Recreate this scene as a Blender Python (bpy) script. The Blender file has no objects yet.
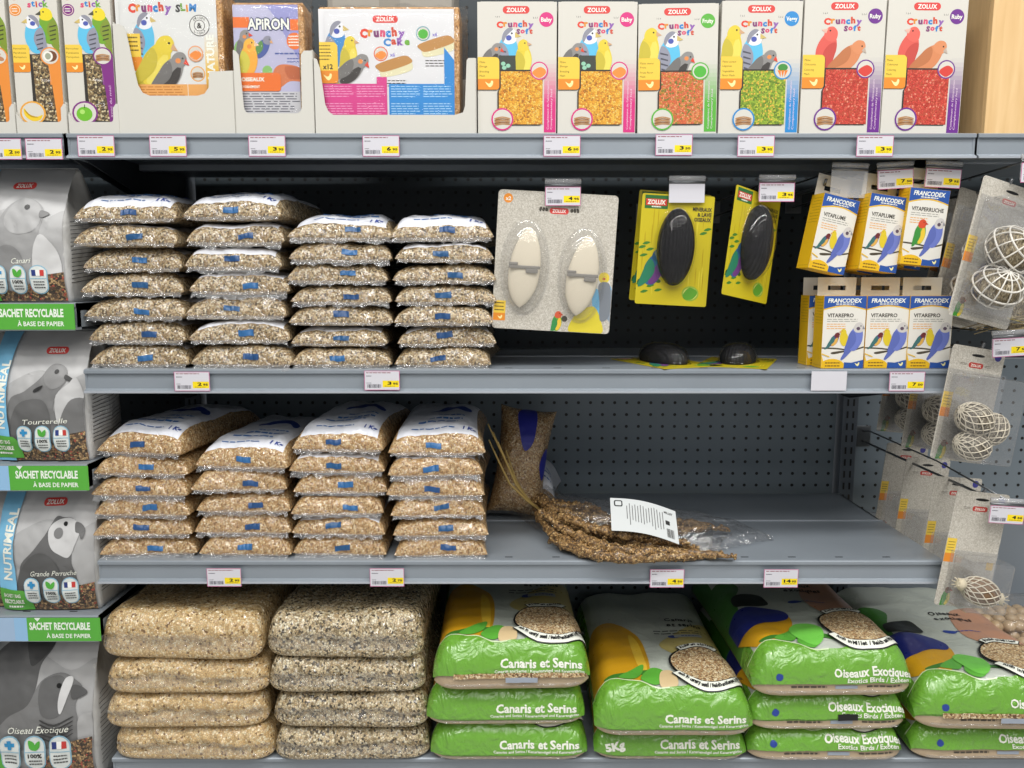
import bpy, bmesh, math, random
from mathutils import Vector, Matrix, Euler, noise
R = math.radians
C = bpy.context.scene.collection
random.seed(7)
# ------------------------------------------------------------------ camera
CAMY, CAMZ, TILT, F = -1.165, 0.95, R(7.5), 770.0
ct, st = math.cos(TILT), math.sin(TILT)
def P(px, py, Y):
    """world point seen at a photo position, at depth Y"""
    u = (px-512)/F; v = (384-py)/F
    dy = ct+v*st; dz = -st+v*ct
    k = (Y-CAMY)/dy
    return Vector((u*k, Y, CAMZ+dz*k))
def PX(px, z, Y):
    """x of a point at height z and depth Y seen in photo column px"""
    D = Y-CAMY; dz = z-CAMZ
    fwd = D*ct-dz*st
    return (px-512)/F*fwd
# ------------------------------------------------------------------ materials
def lin(c):
    return tuple((x/12.92 if x <= .04045 else ((x+.055)/1.055)**2.4) for x in c)
def hx(h):
    h = h.lstrip('#'); return lin(tuple(int(h[i:i+2], 16)/255 for i in (0, 2, 4)))
_m = {}
def new_mat(name):
    m = bpy.data.materials.new(name); m.use_nodes = True
    return m, m.node_tree.nodes, m.node_tree.links, m.node_tree.nodes['Principled BSDF']
def ink(h, rough=.42, coat=0.0, metal=0.0, bump=0.0):
    k = ('ink', h, rough, coat, metal, bump)
    if k in _m: return _m[k]
    m, n, l, b = new_mat('print_'+h.strip('#'))
    c = hx(h)
    b.inputs['Base Color'].default_value = (*c, 1)
    b.inputs['Roughness'].default_value = rough
    b.inputs['Metallic'].default_value = metal
    b.inputs['Coat Weight'].default_value = coat
    b.inputs['Coat Roughness'].default_value = .12
    # fine procedural variation of the print
    tc = n.new('ShaderNodeTexCoord'); no = n.new('ShaderNodeTexNoise'); no.inputs['Scale'].default_value = 60
    l.new(tc.outputs['Object'], no.inputs['Vector'])
    mp = n.new('ShaderNodeMapRange'); mp.inputs['To Min'].default_value = max(.02, rough-.06); mp.inputs['To Max'].default_value = rough+.06
    l.new(no.outputs['Fac'], mp.inputs['Value']); l.new(mp.outputs['Result'], b.inputs['Roughness'])
    if bump:
        wr = n.new('ShaderNodeTexNoise'); wr.inputs['Scale'].default_value = 30; wr.inputs['Detail'].default_value = 3; wr.inputs['Distortion'].default_value = 1.2
        l.new(tc.outputs['Object'], wr.inputs['Vector'])
        bp = n.new('ShaderNodeBump'); bp.inputs['Strength'].default_value = bump; bp.inputs['Distance'].default_value = .01
        l.new(wr.outputs['Fac'], bp.inputs['Height']); l.new(bp.outputs['Normal'], b.inputs['Normal']); l.new(bp.outputs['Normal'], b.inputs['Coat Normal'])
    _m[k] = m; return m
def seeds(name, cols, scale=330, coat=.8, wrinkle=.5, stretch=(1, 1, 1), gap=.35, wscale=26, wdist=.02, wst=(1, 1, 1)):
    """packed seeds: coloured cells, dark gaps, optionally behind glossy crinkled film"""
    k = ('seeds', name)
    if k in _m: return _m[k]
    m, n, l, b = new_mat(name)
    tc = n.new('ShaderNodeTexCoord'); mp = n.new('ShaderNodeMapping'); mp.inputs['Scale'].default_value = stretch
    l.new(tc.outputs['Object'], mp.inputs['Vector'])
    v = n.new('ShaderNodeTexVoronoi'); v.inputs['Scale'].default_value = scale
    v2 = n.new('ShaderNodeTexVoronoi'); v2.inputs['Scale'].default_value = scale; v2.feature = 'DISTANCE_TO_EDGE'
    l.new(mp.outputs['Vector'], v.inputs['Vector']); l.new(mp.outputs['Vector'], v2.inputs['Vector'])
    sep = n.new('ShaderNodeSeparateColor'); l.new(v.outputs['Color'], sep.inputs['Color'])
    cr = n.new('ShaderNodeValToRGB'); cr.color_ramp.interpolation = 'CONSTANT'
    el = cr.color_ramp.elements
    tot = sum(w for _, w in cols); acc = 0
    for i, (h, w) in enumerate(cols):
        e = el[0] if i == 0 else (el[1] if i == 1 else el.new(min(.999, acc/tot)))
        e.position = acc/tot; e.color = (*hx(h), 1); acc += w
    l.new(sep.outputs['Red'], cr.inputs['Fac'])
    gp = n.new('ShaderNodeMapRange'); gp.inputs['From Max'].default_value = .22; gp.inputs['To Min'].default_value = gap; gp.inputs['To Max'].default_value = 1
    l.new(v2.outputs['Distance'], gp.inputs['Value'])
    mx = n.new('ShaderNodeMix'); mx.data_type = 'RGBA'; mx.blend_type = 'MULTIPLY'; mx.inputs['Factor'].default_value = 1
    l.new(cr.outputs['Color'], mx.inputs['A']); l.new(gp.outputs['Result'], mx.inputs['B']); l.new(mx.outputs['Result'], b.inputs['Base Color'])
    b.inputs['Roughness'].default_value = .6
    bp = n.new('ShaderNodeBump'); bp.inputs['Strength'].default_value = .6; bp.inputs['Distance'].default_value = .001
    l.new(v2.outputs['Distance'], bp.inputs['Height']); l.new(bp.outputs['Normal'], b.inputs['Normal'])
    if coat:
        b.inputs['Coat Weight'].default_value = coat; b.inputs['Coat Roughness'].default_value = .09; b.inputs['Coat IOR'].default_value = 1.7
        wr = n.new('ShaderNodeTexNoise'); wr.inputs['Scale'].default_value = wscale; wr.inputs['Detail'].default_value = 1.2; wr.inputs['Distortion'].default_value = 1.2
        wm = n.new('ShaderNodeMapping'); wm.inputs['Scale'].default_value = wst; l.new(tc.outputs['Object'], wm.inputs['Vector']); l.new(wm.outputs['Vector'], wr.inputs['Vector'])
        wb = n.new('ShaderNodeBump'); wb.inputs['Strength'].default_value = wrinkle; wb.inputs['Distance'].default_value = wdist
        l.new(wr.outputs['Fac'], wb.inputs['Height']); l.new(wb.outputs['Normal'], b.inputs['Coat Normal'])
    _m[k] = m; return m
def film(name='clear_film', amount=.10, tint='#ffffff', wrinkle=.6, wscale=60, cloud=.0, rough=.08):
    """thin clear plastic: mostly transparent, glossy with crinkles"""
    k = ('film', name)
    if k in _m: return _m[k]
    m, n, l, b = new_mat(name)
    out = n['Material Output']; n.remove(b)
    tr = n.new('ShaderNodeBsdfTransparent'); tr.inputs['Color'].default_value = (*hx(tint), 1)
    gl = n.new('ShaderNodeBsdfGlossy'); gl.inputs['Roughness'].default_value = rough
    tc = n.new('ShaderNodeTexCoord')
    wr = n.new('ShaderNodeTexNoise'); wr.inputs['Scale'].default_value = wscale; wr.inputs['Detail'].default_value = 4; wr.inputs['Distortion'].default_value = 1.2
    l.new(tc.outputs['Object'], wr.inputs['Vector'])
    bp = n.new('ShaderNodeBump'); bp.inputs['Strength'].default_value = wrinkle; bp.inputs['Distance'].default_value = .01
    l.new(wr.outputs['Fac'], bp.inputs['Height']); l.new(bp.outputs['Normal'], gl.inputs['Normal'])
    lw = n.new('ShaderNodeLayerWeight'); lw.inputs['Blend'].default_value = .5
    l.new(bp.outputs['Normal'], lw.inputs['Normal'])
    pw = n.new('ShaderNodeMath'); pw.operation = 'POWER'; pw.inputs[1].default_value = 2.6; l.new(lw.outputs['Facing'], pw.inputs[0])
    fr = n.new('ShaderNodeMath'); fr.operation = 'MULTIPLY'; fr.inputs[1].default_value = .6; l.new(pw.outputs[0], fr.inputs[0])
    ad = n.new('ShaderNodeMath'); ad.operation = 'ADD'; ad.use_clamp = True; ad.inputs[1].default_value = amount
    l.new(fr.outputs[0], ad.inputs[0])
    mx = n.new('ShaderNodeMixShader'); l.new(ad.outputs[0], mx.inputs['Fac']); l.new(tr.outputs[0], mx.inputs[1]); l.new(gl.outputs[0], mx.inputs[2])
    last = mx
    if cloud:
        df = n.new('ShaderNodeBsdfDiffuse'); df.inputs['Color'].default_value = (.75, .76, .78, 1)
        m2 = n.new('ShaderNodeMixShader'); m2.inputs['Fac'].default_value = cloud
        l.new(mx.outputs[0], m2.inputs[1]); l.new(df.outputs[0], m2.inputs[2]); last = m2
    l.new(last.outputs[0], out.inputs['Surface'])
    _m[k] = m; return m
def metal(name, h, rough=.35, metallic=.3):
    k = ('metal', name)
    if k in _m: return _m[k]
    m, n, l, b = new_mat(name)
    tc = n.new('ShaderNodeTexCoord'); no = n.new('ShaderNodeTexNoise'); no.inputs['Scale'].default_value = 8; no.inputs['Detail'].default_value = 6
    l.new(tc.outputs['Object'], no.inputs['Vector'])
    c = hx(h)
    cr = n.new('ShaderNodeValToRGB'); cr.color_ramp.elements[0].color = (*[x*.88 for x in c], 1); cr.color_ramp.elements[1].color = (*[min(1, x*1.1) for x in c], 1)
    l.new(no.outputs['Fac'], cr.inputs['Fac']); l.new(cr.outputs['Color'], b.inputs['Base Color'])
    b.inputs['Roughness'].default_value = rough; b.inputs['Metallic'].default_value = metallic
    _m[k] = m; return m
def pegboard(name, h, x0=0, z0=0):
    k = ('peg', name)
    if k in _m: return _m[k]
    m, n, l, b = new_mat(name)
    tc = n.new('ShaderNodeTexCoord'); sx = n.new('ShaderNodeSeparateXYZ'); l.new(tc.outputs['Object'], sx.inputs[0])
    def mth(op, a, bb=None):
        q = n.new('ShaderNodeMath'); q.operation = op
        for i, v in enumerate((a, bb)):
            if v is None: continue
            if isinstance(v, (int, float)): q.inputs[i].default_value = v
            else: l.new(v, q.inputs[i])
        return q.outputs[0]
    def cell(o, off):
        return mth('SUBTRACT', mth('FRACT', mth('ADD', mth('MULTIPLY', o, 40.0), off)), .5)
    cx = cell(sx.outputs['X'], 100+x0); cz = cell(sx.outputs['Z'], 100+z0)
    d = mth('SQRT', mth('ADD', mth('MULTIPLY', cx, cx), mth('MULTIPLY', cz, cz)))
    hole = mth('LESS_THAN', d, .13)
    no = n.new('ShaderNodeTexNoise'); no.inputs['Scale'].default_value = 5; no.inputs['Detail'].default_value = 6
    l.new(tc.outputs['Object'], no.inputs['Vector'])
    cr = n.new('ShaderNodeValToRGB'); c = hx(h)
    cr.color_ramp.elements[0].color = (*[x*.85 for x in c], 1); cr.color_ramp.elements[1].color = (*[x*1.1 for x in c], 1)
    l.new(no.outputs['Fac'], cr.inputs['Fac'])
    mx = n.new('ShaderNodeMix'); mx.data_type = 'RGBA'; l.new(hole, mx.inputs['Factor']); l.new(cr.outputs['Color'], mx.inputs['A']); mx.inputs['B'].default_value = (.004, .004, .004, 1)
    l.new(mx.outputs['Result'], b.inputs['Base Color']); b.inputs['Roughness'].default_value = .45; b.inputs['Metallic'].default_value = .1
    _m[k] = m; return m
def wood(name, h1, h2, scale=6):
    k = ('wood', name)
    if k in _m: return _m[k]
    m, n, l, b = new_mat(name)
    tc = n.new('ShaderNodeTexCoord'); mp = n.new('ShaderNodeMapping'); mp.inputs['Scale'].default_value = (14, 14, 1.2)
    l.new(tc.outputs['Object'], mp.inputs['Vector'])
    no = n.new('ShaderNodeTexNoise'); no.inputs['Scale'].default_value = scale; no.inputs['Detail'].default_value = 6; no.inputs['Distortion'].default_value = .6
    l.new(mp.outputs['Vector'], no.inputs['Vector'])
    cr = n.new('ShaderNodeValToRGB'); cr.color_ramp.elements[0].position = .3; cr.color_ramp.elements[1].position = .7
    cr.color_ramp.elements[0].color = (*hx(h1), 1); cr.color_ramp.elements[1].color = (*hx(h2), 1)
    l.new(no.outputs['Fac'], cr.inputs['Fac']); l.new(cr.outputs['Color'], b.inputs['Base Color']); b.inputs['Roughness'].default_value = .6
    _m[k] = m; return m
# ------------------------------------------------------------------ mesh builder
class MB:
    def __init__(s): s.v = []; s.f = []; s.mi = []; s.mats = []
    def mat(s, m):
        if m not in s.mats: s.mats.append(m)
        return s.mats.index(m)
    def add(s, verts, faces, m):
        o = len(s.v); k = s.mat(m)
        s.v += [tuple(v) for v in verts]
        for f in faces: s.f.append(tuple(i+o for i in f)); s.mi.append(k)
    def box(s, x0, x1, y0, y1, z0, z1, m):
        s.add([(x0,y0,z0),(x1,y0,z0),(x1,y1,z0),(x0,y1,z0),(x0,y0,z1),(x1,y0,z1),(x1,y1,z1),(x0,y1,z1)],
              [(0,3,2,1),(4,5,6,7),(0,1,5,4),(1,2,6,5),(2,3,7,6),(3,0,4,7)], m)
    def prism(s, pts, axis, a, b, m):
        """polygon pts (p,q) extruded along axis x or y or z from a to b"""
        n = len(pts)
        def mk(p, t):
            return {'x': (t, p[0], p[1]), 'y': (p[0], t, p[1]), 'z': (p[0], p[1], t)}[axis]
        s.add([mk(p, a) for p in pts]+[mk(p, b) for p in pts],
              [tuple(range(n))[::-1], tuple(range(n, 2*n))]+[(i, (i+1) % n, n+(i+1) % n, n+i) for i in range(n)], m)
    def tube(s, pts, r, m, n=6, close=False):
        pts = [Vector(p) for p in pts]; N = len(pts); vs = []; fs = []
        up = Vector((0, 0, 1)); prev = None
        for i, p in enumerate(pts):
            if close: t = pts[(i+1) % N]-pts[i-1]
            else: t = pts[min(i+1, N-1)]-pts[max(i-1, 0)]
            if t.length < 1e-9: t = Vector((0, 1, 0))
            t.normalize()
            a = prev-t*prev.dot(t) if prev is not None else (up.cross(t) if abs(t.z) < .95 else Vector((1, 0, 0)).cross(t))
            if a.length < 1e-6: a = Vector((1, 0, 0)).cross(t)
            a.normalize(); prev = a; bb = t.cross(a)
            rr = r[i] if isinstance(r, (list, tuple)) else r
            for k in range(n):
                an = 2*math.pi*k/n; vs.append(p+(a*math.cos(an)+bb*math.sin(an))*rr)
        for i in range(N if close else N-1):
            j = (i+1) % N
            for k in range(n): fs.append((i*n+k, i*n+(k+1) % n, j*n+(k+1) % n, j*n+k))
        if not close: fs += [tuple(range(n))[::-1], tuple((N-1)*n+k for k in range(n))]
        s.add(vs, fs, m)
    def ellipsoid(s, c, r, m, nu=16, nv=10, rot=None, namp=0, nsc=40, zmin=-1):
        vs = []; fs = []; M = rot.to_matrix() if rot else Matrix.Identity(3); c = Vector(c)
        for j in range(nv+1):
            ph = -math.pi/2+math.pi*j/nv; 
            for i in range(nu):
                th = 2*math.pi*i/nu
                d = Vector((math.cos(ph)*math.cos(th), math.cos(ph)*math.sin(th), max(zmin, math.sin(ph))))
                q = Vector((d.x*r[0], d.y*r[1], d.z*r[2]))
                if namp: q *= 1+namp*noise.noise(q*nsc+c*50)
                vs.append(c+M@q)
        for j in range(nv):
            for i in range(nu): fs.append((j*nu+i, j*nu+(i+1) % nu, (j+1)*nu+(i+1) % nu, (j+1)*nu+i))
        s.add(vs, fs, m)
    def build(s, name, parent=None, smooth=False, bevel=0, loc=None, rot=None):
        me = bpy.data.meshes.new(name); me.from_pydata(s.v, [], s.f)
        for m in s.mats: me.materials.append(m)
        me.polygons.foreach_set('material_index', s.mi)
        me.update()
        if smooth: me.polygons.foreach_set('use_smooth', [True]*len(s.f))
        o = bpy.data.objects.new(name, me); C.objects.link(o)
        if parent: o.parent = parent
        if loc is not None: o.location = loc
        if rot is not None: o.rotation_euler = rot
        if bevel:
            b = o.modifiers.new('bevel', 'BEVEL'); b.width = bevel; b.segments = 2; b.limit_method = 'ANGLE'; b.angle_limit = R(40)
        return o
def thing(name, label, cat, loc=(0, 0, 0), rot=(0, 0, 0), group=None):
    o = bpy.data.objects.new(name, None); C.objects.link(o); o.empty_display_size = .02
    o.location = loc; o.rotation_euler = rot; o['label'] = label; o['category'] = cat
    if group: o['group'] = group
    return o
def tag(o, label, cat, group=None):
    o['label'] = label; o['category'] = cat
    if group: o['group'] = group
    return o
# ------------------------------------------------------------------ 2-D printed art
_txt = {}
def glyphs(s, bold=0.0):
    k = (s, bold)
    if k in _txt: return _txt[k]
    cu = bpy.data.curves.new('t', 'FONT'); cu.body = s; cu.size = 1; cu.offset = bold; cu.resolution_u = 2
    ob = bpy.data.objects.new('t', cu)
    me = bpy.data.meshes.new_from_object(ob)
    r = ([(v.co.x, v.co.y) for v in me.vertices], [tuple(p.vertices) for p in me.polygons])
    bpy.data.objects.remove(ob); bpy.data.curves.remove(cu); bpy.data.meshes.remove(me)
    _txt[k] = r; return r
def smooth_poly(pts, n=5):
    out = []; N = len(pts)
    for i in range(N):
        p0, p1, p2, p3 = pts[i-1], pts[i], pts[(i+1) % N], pts[(i+2) % N]
        for k in range(n):
            t = k/n
            out.append(tuple(.5*((2*p1[a])+(-p0[a]+p2[a])*t+(2*p0[a]-5*p1[a]+4*p2[a]-p3[a])*t*t+(-p0[a]+3*p1[a]-3*p2[a]+p3[a])*t**3) for a in (0, 1)))
    return out
class Art:
    """flat shapes in a local frame (photo-like units: x right, y DOWN when sy<0)"""
    def __init__(s, ox=0, oy=0, sx=1, sy=1, clip=None): s.o = (ox, oy); s.s = (sx, sy); s.items = []; s.clip = clip
    def T(s, p): return ((p[0]-s.o[0])*s.s[0], (p[1]-s.o[1])*s.s[1])
    def raw(s, vs, fs, m):
        vs = [s.T(p) for p in vs]
        if s.clip:
            a, b, c, d = s.clip; vs = [(min(max(x, a), b), min(max(y, c), d)) for x, y in vs]
        xs = [p[0] for p in vs]; ys = [p[1] for p in vs]
        if not xs: return
        bb = (min(xs), max(xs), min(ys), max(ys)); L = 0
        for it in s.items:
            q = it[3]
            if q[0] < bb[1] and bb[0] < q[1] and q[2] < bb[3] and bb[2] < q[3]: L = max(L, it[4]+1)
        s.items.append((vs, fs, m, bb, L))
    def poly(s, pts, m): s.raw(pts, [tuple(range(len(pts)))], m)
    def sp(s, pts, m, n=5): s.poly(smooth_poly(pts, n), m)
    def rect(s, x0, y0, x1, y1, m): s.poly([(x0, y0), (x1, y0), (x1, y1), (x0, y1)], m)
    def ell(s, x, y, rx, ry, m, n=20, rot=0):
        c, q = math.cos(rot), math.sin(rot)
        s.poly([(x+rx*math.cos(a)*c-ry*math.sin(a)*q, y+rx*math.cos(a)*q+ry*math.sin(a)*c) for a in [2*math.pi*i/n for i in range(n)]], m)
    def rr(s, x0, y0, x1, y1, r, m, corners=(1, 1, 1, 1)):
        pts = []
        for (cx, cy, a0, on) in ((x1, y1, 0, corners[2]), (x0, y1, 90, corners[3]), (x0, y0, 180, corners[0]), (x1, y0, 270, corners[1])):
            if not on: pts.append((cx, cy)); continue
            ox = cx-math.copysign(r, cx-(x0+x1)/2); oy = cy-math.copysign(r, cy-(y0+y1)/2)
            sx = 1 if x1 > x0 else -1; sy = 1 if y1 > y0 else -1
            for k in range(5):
                a = R(a0+k*22.5); pts.append((ox+sx*r*math.cos(a), oy+sy*r*math.sin(a)))
        s.poly(pts, m)
    def sector(s, x, y, r0x, r0y, r1x, r1y, a0, a1, m, n=16):
        vs = []; 
        for k in range(n+1):
            a = R(a0+(a1-a0)*k/n); vs += [(x+r0x*math.cos(a), y+r0y*math.sin(a)), (x+r1x*math.cos(a), y+r1y*math.sin(a))]
        s.raw(vs, [(2*k, 2*k+1, 2*k+3, 2*k+2) for k in range(n)], m)
    def text(s, t, x, y, w=None, h=1.0, m=None, bold=.0, align='l', rot=0, shear=0, up=1):
        """h = cap height; w = overall width (squeezes); up=-1 when y grows downward"""
        vs, fs = glyphs(t, bold)
        if not vs: return
        x0 = min(v[0] for v in vs); x1 = max(v[0] for v in vs)
        k = h/.7; kx = k if w is None else w/(x1-x0)
        W = (x1-x0)*kx
        dx = {'l': 0, 'c': -W/2, 'r': -W}[align]
        c, q = math.cos(rot), math.sin(rot); out = []
        for (a, b) in vs:
            X = (a-x0)*kx+dx+b*k*shear; Y = b*k*up
            out.append((x+X*c-Y*q, y+X*q+Y*c))
        s.raw(out, fs, m)
    def fun(s, t, x, y, w, h, cols, bold=.02, up=1):
        """playful multi-coloured word"""
        adv = [0]
        for ch in t:
            if ch == ' ': adv.append(adv[-1]+.35); continue
            vs, _ = glyphs(ch, bold); adv.append(adv[-1]+max(v[0] for v in vs)-min(v[0] for v in vs)+.07)
        k = w/adv[-1]; i = 0
        for j, ch in enumerate(t):
            if ch == ' ': continue
            vs, _ = glyphs(ch, bold); cw = max(v[0] for v in vs)-min(v[0] for v in vs)
            jy = (.06*h)*((-1)**j)
            s.text(ch, x+adv[j]*k, y+jy, cw*k, h, cols[i % len(cols)], bold, rot=(.1 if j % 3 == 0 else -.06), up=up); i += 1
    def lines(s, x0, y0, x1, n, pitch, th, m, rnd=None, words=True):
        """rows of small print too fine to read"""
        rnd = rnd or random.Random(3); vs = []; fs = []
        for i in range(n):
            y = y0+i*pitch; x = x0; end = x1-(x1-x0)*rnd.uniform(0, .25)
            while x < end:
                w = (x1-x0)*rnd.uniform(.08, .2); e = min(x+w, end)
                o = len(vs); vs += [(x, y), (e, y), (e, y+th), (x, y+th)]; fs.append((o, o+1, o+2, o+3)); x = e+(x1-x0)*.03
        s.raw(vs, fs, m)
    def bars(s, x0, y0, x1, y1, n, m, rnd=None):
        rnd = rnd or random.Random(5); vs = []; fs = []; p = (x1-x0)/n
        for i in range(n):
            w = p*rnd.uniform(.3, .75); x = x0+i*p; o = len(vs)
            vs += [(x, y0), (x+w, y0), (x+w, y1), (x, y1)]; fs.append((o, o+1, o+2, o+3))
        s.raw(vs, fs, m)
    def vgrad(s, x0, y0, x1, y1, h0, h1, n=10):
        a, b = hx(h0), hx(h1)
        for i in range(n):
            t = (i+.5)/n; c = [a[k]*(1-t)+b[k]*t for k in range(3)]
            hh = '#%02x%02x%02x' % tuple(int(255*min(1, max(0, (1.055*v**(1/2.4)-.055) if v > .0031 else v*12.92))+.5) for v in c)
            s.rect(x0, y0+(y1-y0)*i/n, x1, y0+(y1-y0)*(i+1)/n, ink(hh))
    def emit(s, mb, mp, eps=.0003, step=.00012, maxlen=None):
        for vs, fs, m, bb, L in s.items:
            d = eps+step*L
            if maxlen and (bb[1]-bb[0] > maxlen or bb[3]-bb[2] > maxlen):
                bm = bmesh.new(); bv = [bm.verts.new((x, y, 0)) for x, y in vs]
                for f in fs:
                    try: bm.faces.new([bv[i] for i in f])
                    except ValueError: pass
                bmesh.ops.triangulate(bm, faces=bm.faces[:])
                for _ in range(7):
                    le = [e for e in bm.edges if e.calc_length() > maxlen]
                    if not le: break
                    bmesh.ops.subdivide_edges(bm, edges=le, cuts=1)
                    bmesh.ops.triangulate(bm, faces=[f for f in bm.faces if len(f.verts) > 3])
                bm.verts.index_update()
                vs = [(v.co.x, v.co.y) for v in bm.verts]; fs = [tuple(v.index for v in f.verts) for f in bm.faces]; bm.free()
            mb.add([mp(x, y, d) for x, y in vs], fs, m)
def flat_map(y):                       # front of an upright panel, facing -Y
    return lambda a, b, d: (a, y-d, b)
# birds --------------------------------------------------------------
def bird(a, x, y, s, body, head=None, wing=None, cheek=None, beak='#d8a060', breast=None, flip=1, up=-1, eye='#151515', tail=True, lean=0, bars=None, cap=None):
    head = head or body
    c, q = math.cos(lean), math.sin(lean)
    def T(p):
        X, Y = p[0]*c-p[1]*q, p[0]*q+p[1]*c
        return (x+flip*X*s, y+up*Y*s)
    def S(pts, h, n=4): a.sp([T(p) for p in pts], ink(h), n)
    if tail: S([(-.12, .2), (.02, .1), (-.22, -.3), (-.33, -.3)], wing or body, 3)
    S([(.06, .92), (.2, .8), (.27, .55), (.25, .3), (.12, .06), (-.06, .03), (-.2, .22), (-.22, .5), (-.12, .75)], body)
    if breast: S([(.14, .72), (.24, .55), (.24, .3), (.12, .08), (-.02, .08), (.02, .4)], breast)
    S([(.08, 1.02), (.2, .96), (.24, .84), (.2, .7), (.02, .66), (-.1, .76), (-.06, .94)], head)
    if cap: S([(.06, 1.02), (.16, .99), (.02, .86), (-.07, .7), (-.1, .8), (-.05, .94)], cap, 3)
    if wing: S([(-.16, .68), (.0, .6), (.06, .35), (-.08, .05), (-.26, -.08), (-.24, .3)], wing)
    if bars:
        for k in range(4): a.poly([T(p) for p in ((-.18+.01*k, .55-.12*k), (-.0, .5-.12*k), (.0, .47-.12*k), (-.18+.01*k, .51-.12*k))], ink(bars))
    if cheek: a.ell(*T((.06, .8)), .065*s, .06*s, ink(cheek), 12)
    a.poly([T((.2, .93)), T((.34, .83)), T((.2, .8))], ink(beak))
    a.ell(*T((.13, .9)), .022*s, .022*s, ink(eye), 8)
def budgie(a, x, y, s, flip=1, col='#5bb8dd', **k): bird(a, x, y, s, col, head='#e2e3e8', wing='#8d8f9e', cheek='#4a57a8', beak='#c9b26a', flip=flip, cap='#8b8c98', bars='#4a4b55', **k)
def gbudgie(a, x, y, s, flip=-1, **k): bird(a, x, y, s, '#6fa02a', head='#e3cf2a', wing='#7b8f2d', beak='#4a4a3a', flip=flip, bars='#3d4420', **k)
def finch(a, x, y, s, flip=1, **k): bird(a, x, y, s, '#8a8886', wing='#6f6d6b', cheek='#dd8a4c', beak='#d8452f', breast='#3c3836', flip=flip, **k)
def canary(a, x, y, s, flip=1, **k): bird(a, x, y, s, '#dcc63c', wing='#c2b23a', beak='#c9a07a', breast='#e3d25c', flip=flip, **k)
LC = None
def logo_cols():
    return [ink(h) for h in ('#d9432f', '#d98a2b', '#7a3a6e', '#d0486f', '#2f7fc4', '#c9472f', '#8a5aa8', '#6aa83a')]
def brand(a, x, y, w, h, up=-1):
    a.rr(x-w/2, y-h/2, x+w/2, y+h/2, h*.49, ink('#d2413c'))
    a.text('ZOLUX', x, y-up*h*.27, w*.72, h*.54, ink('#f4efe8'), .03, 'c', up=up)
# ------------------------------------------------------------------ heights of the shelves
ZT = 1.167; Z2 = .8197; Z3 = .5173; Z4 = .1835          # deck tops, main bay
XL, XR = -.651, .6787
YB = .41                                                # back board
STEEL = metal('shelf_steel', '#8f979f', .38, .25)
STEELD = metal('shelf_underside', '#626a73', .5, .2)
RIMM = metal('shelf_rim_steel', '#b4bac2', .3, .3)
DARK = metal('dark_bracket_steel', '#33373c', .5, .3)
CHROME = metal('wire_steel', '#7c7f82', .28, .85)
WHITEC = ink('#e6e3dc', .5); BLACK = ink('#141414', .5)
# ------------------------------------------------------------------ setting
def structure():
    mb = MB(); mb.box(-4, 4, -6, 2, -.05, 0, None or floor_mat()); o = mb.build('floor'); o['kind'] = 'structure'
def floor_mat():
    m, n, l, b = new_mat('floor_tiles')
    tc = n.new('ShaderNodeTexCoord'); br = n.new('ShaderNodeTexBrick'); br.inputs['Scale'].default_value = 1.6; br.offset = 0
    br.inputs['Color1'].default_value = (.42, .41, .39, 1); br.inputs['Color2'].default_value = (.46, .45, .43, 1); br.inputs['Mortar'].default_value = (.2, .2, .2, 1)
    br.inputs['Mortar Size'].default_value = .006; br.inputs['Brick Width'].default_value = .5; br.inputs['Row Height'].default_value = .5
    l.new(tc.outputs['Object'], br.inputs['Vector']); l.new(br.outputs['Color'], b.inputs['Base Color']); b.inputs['Roughness'].default_value = .35
    return m
structure()
mb = MB(); mb.box(-4, 4, -6, 2, 3, 3.05, ink('#d8d8d4', .8)); o = mb.build('ceiling'); o['kind'] = 'structure'
def back_board(name, label, x0, x1, z0, z1, m):
    mb = MB(); mb.box(x0, x1, YB, YB+.008, z0, z1, m); o = mb.build(name); tag(o, label, 'back panel'); return o
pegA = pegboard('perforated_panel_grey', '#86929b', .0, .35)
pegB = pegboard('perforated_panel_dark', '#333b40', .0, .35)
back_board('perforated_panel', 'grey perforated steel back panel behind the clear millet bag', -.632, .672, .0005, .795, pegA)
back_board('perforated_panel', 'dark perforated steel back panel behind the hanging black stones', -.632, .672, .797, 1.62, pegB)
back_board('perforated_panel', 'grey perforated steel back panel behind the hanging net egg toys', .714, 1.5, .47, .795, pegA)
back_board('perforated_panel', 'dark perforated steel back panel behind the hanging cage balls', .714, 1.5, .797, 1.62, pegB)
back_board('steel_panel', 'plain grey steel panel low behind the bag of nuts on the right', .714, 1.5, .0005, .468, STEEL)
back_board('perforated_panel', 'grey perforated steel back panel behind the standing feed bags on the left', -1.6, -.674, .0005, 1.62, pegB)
def upright(x, label):
    t = thing('shelf_upright', label, 'shelf post', (x, YB-.02, 0))
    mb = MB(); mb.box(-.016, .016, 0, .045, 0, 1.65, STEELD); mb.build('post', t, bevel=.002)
    mb = MB()
    for k in range(60):
        for s in (-.006, .006): mb.box(s-.0018, s+.0018, -.0006, .0002, .1+k*.025, .1+k*.025+.014, BLACK)
    mb.build('slots', t)
upright(-.653, 'slotted steel post between the left bay and the main bay')
upright(.693, 'slotted steel post between the main bay and the hanging toys')
def bracket(parent, x, z, D=.385, drop=.085):
    mb = MB()
    mb.prism([(YB-.02, z-.012), (YB-.02, z-.012-drop), (YB-.06, z-.012-drop), (YB-D, z-.032), (YB-D, z-.012)], 'x', x-.0015, x+.0015, DARK)
    mb.build('bracket', parent)
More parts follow.
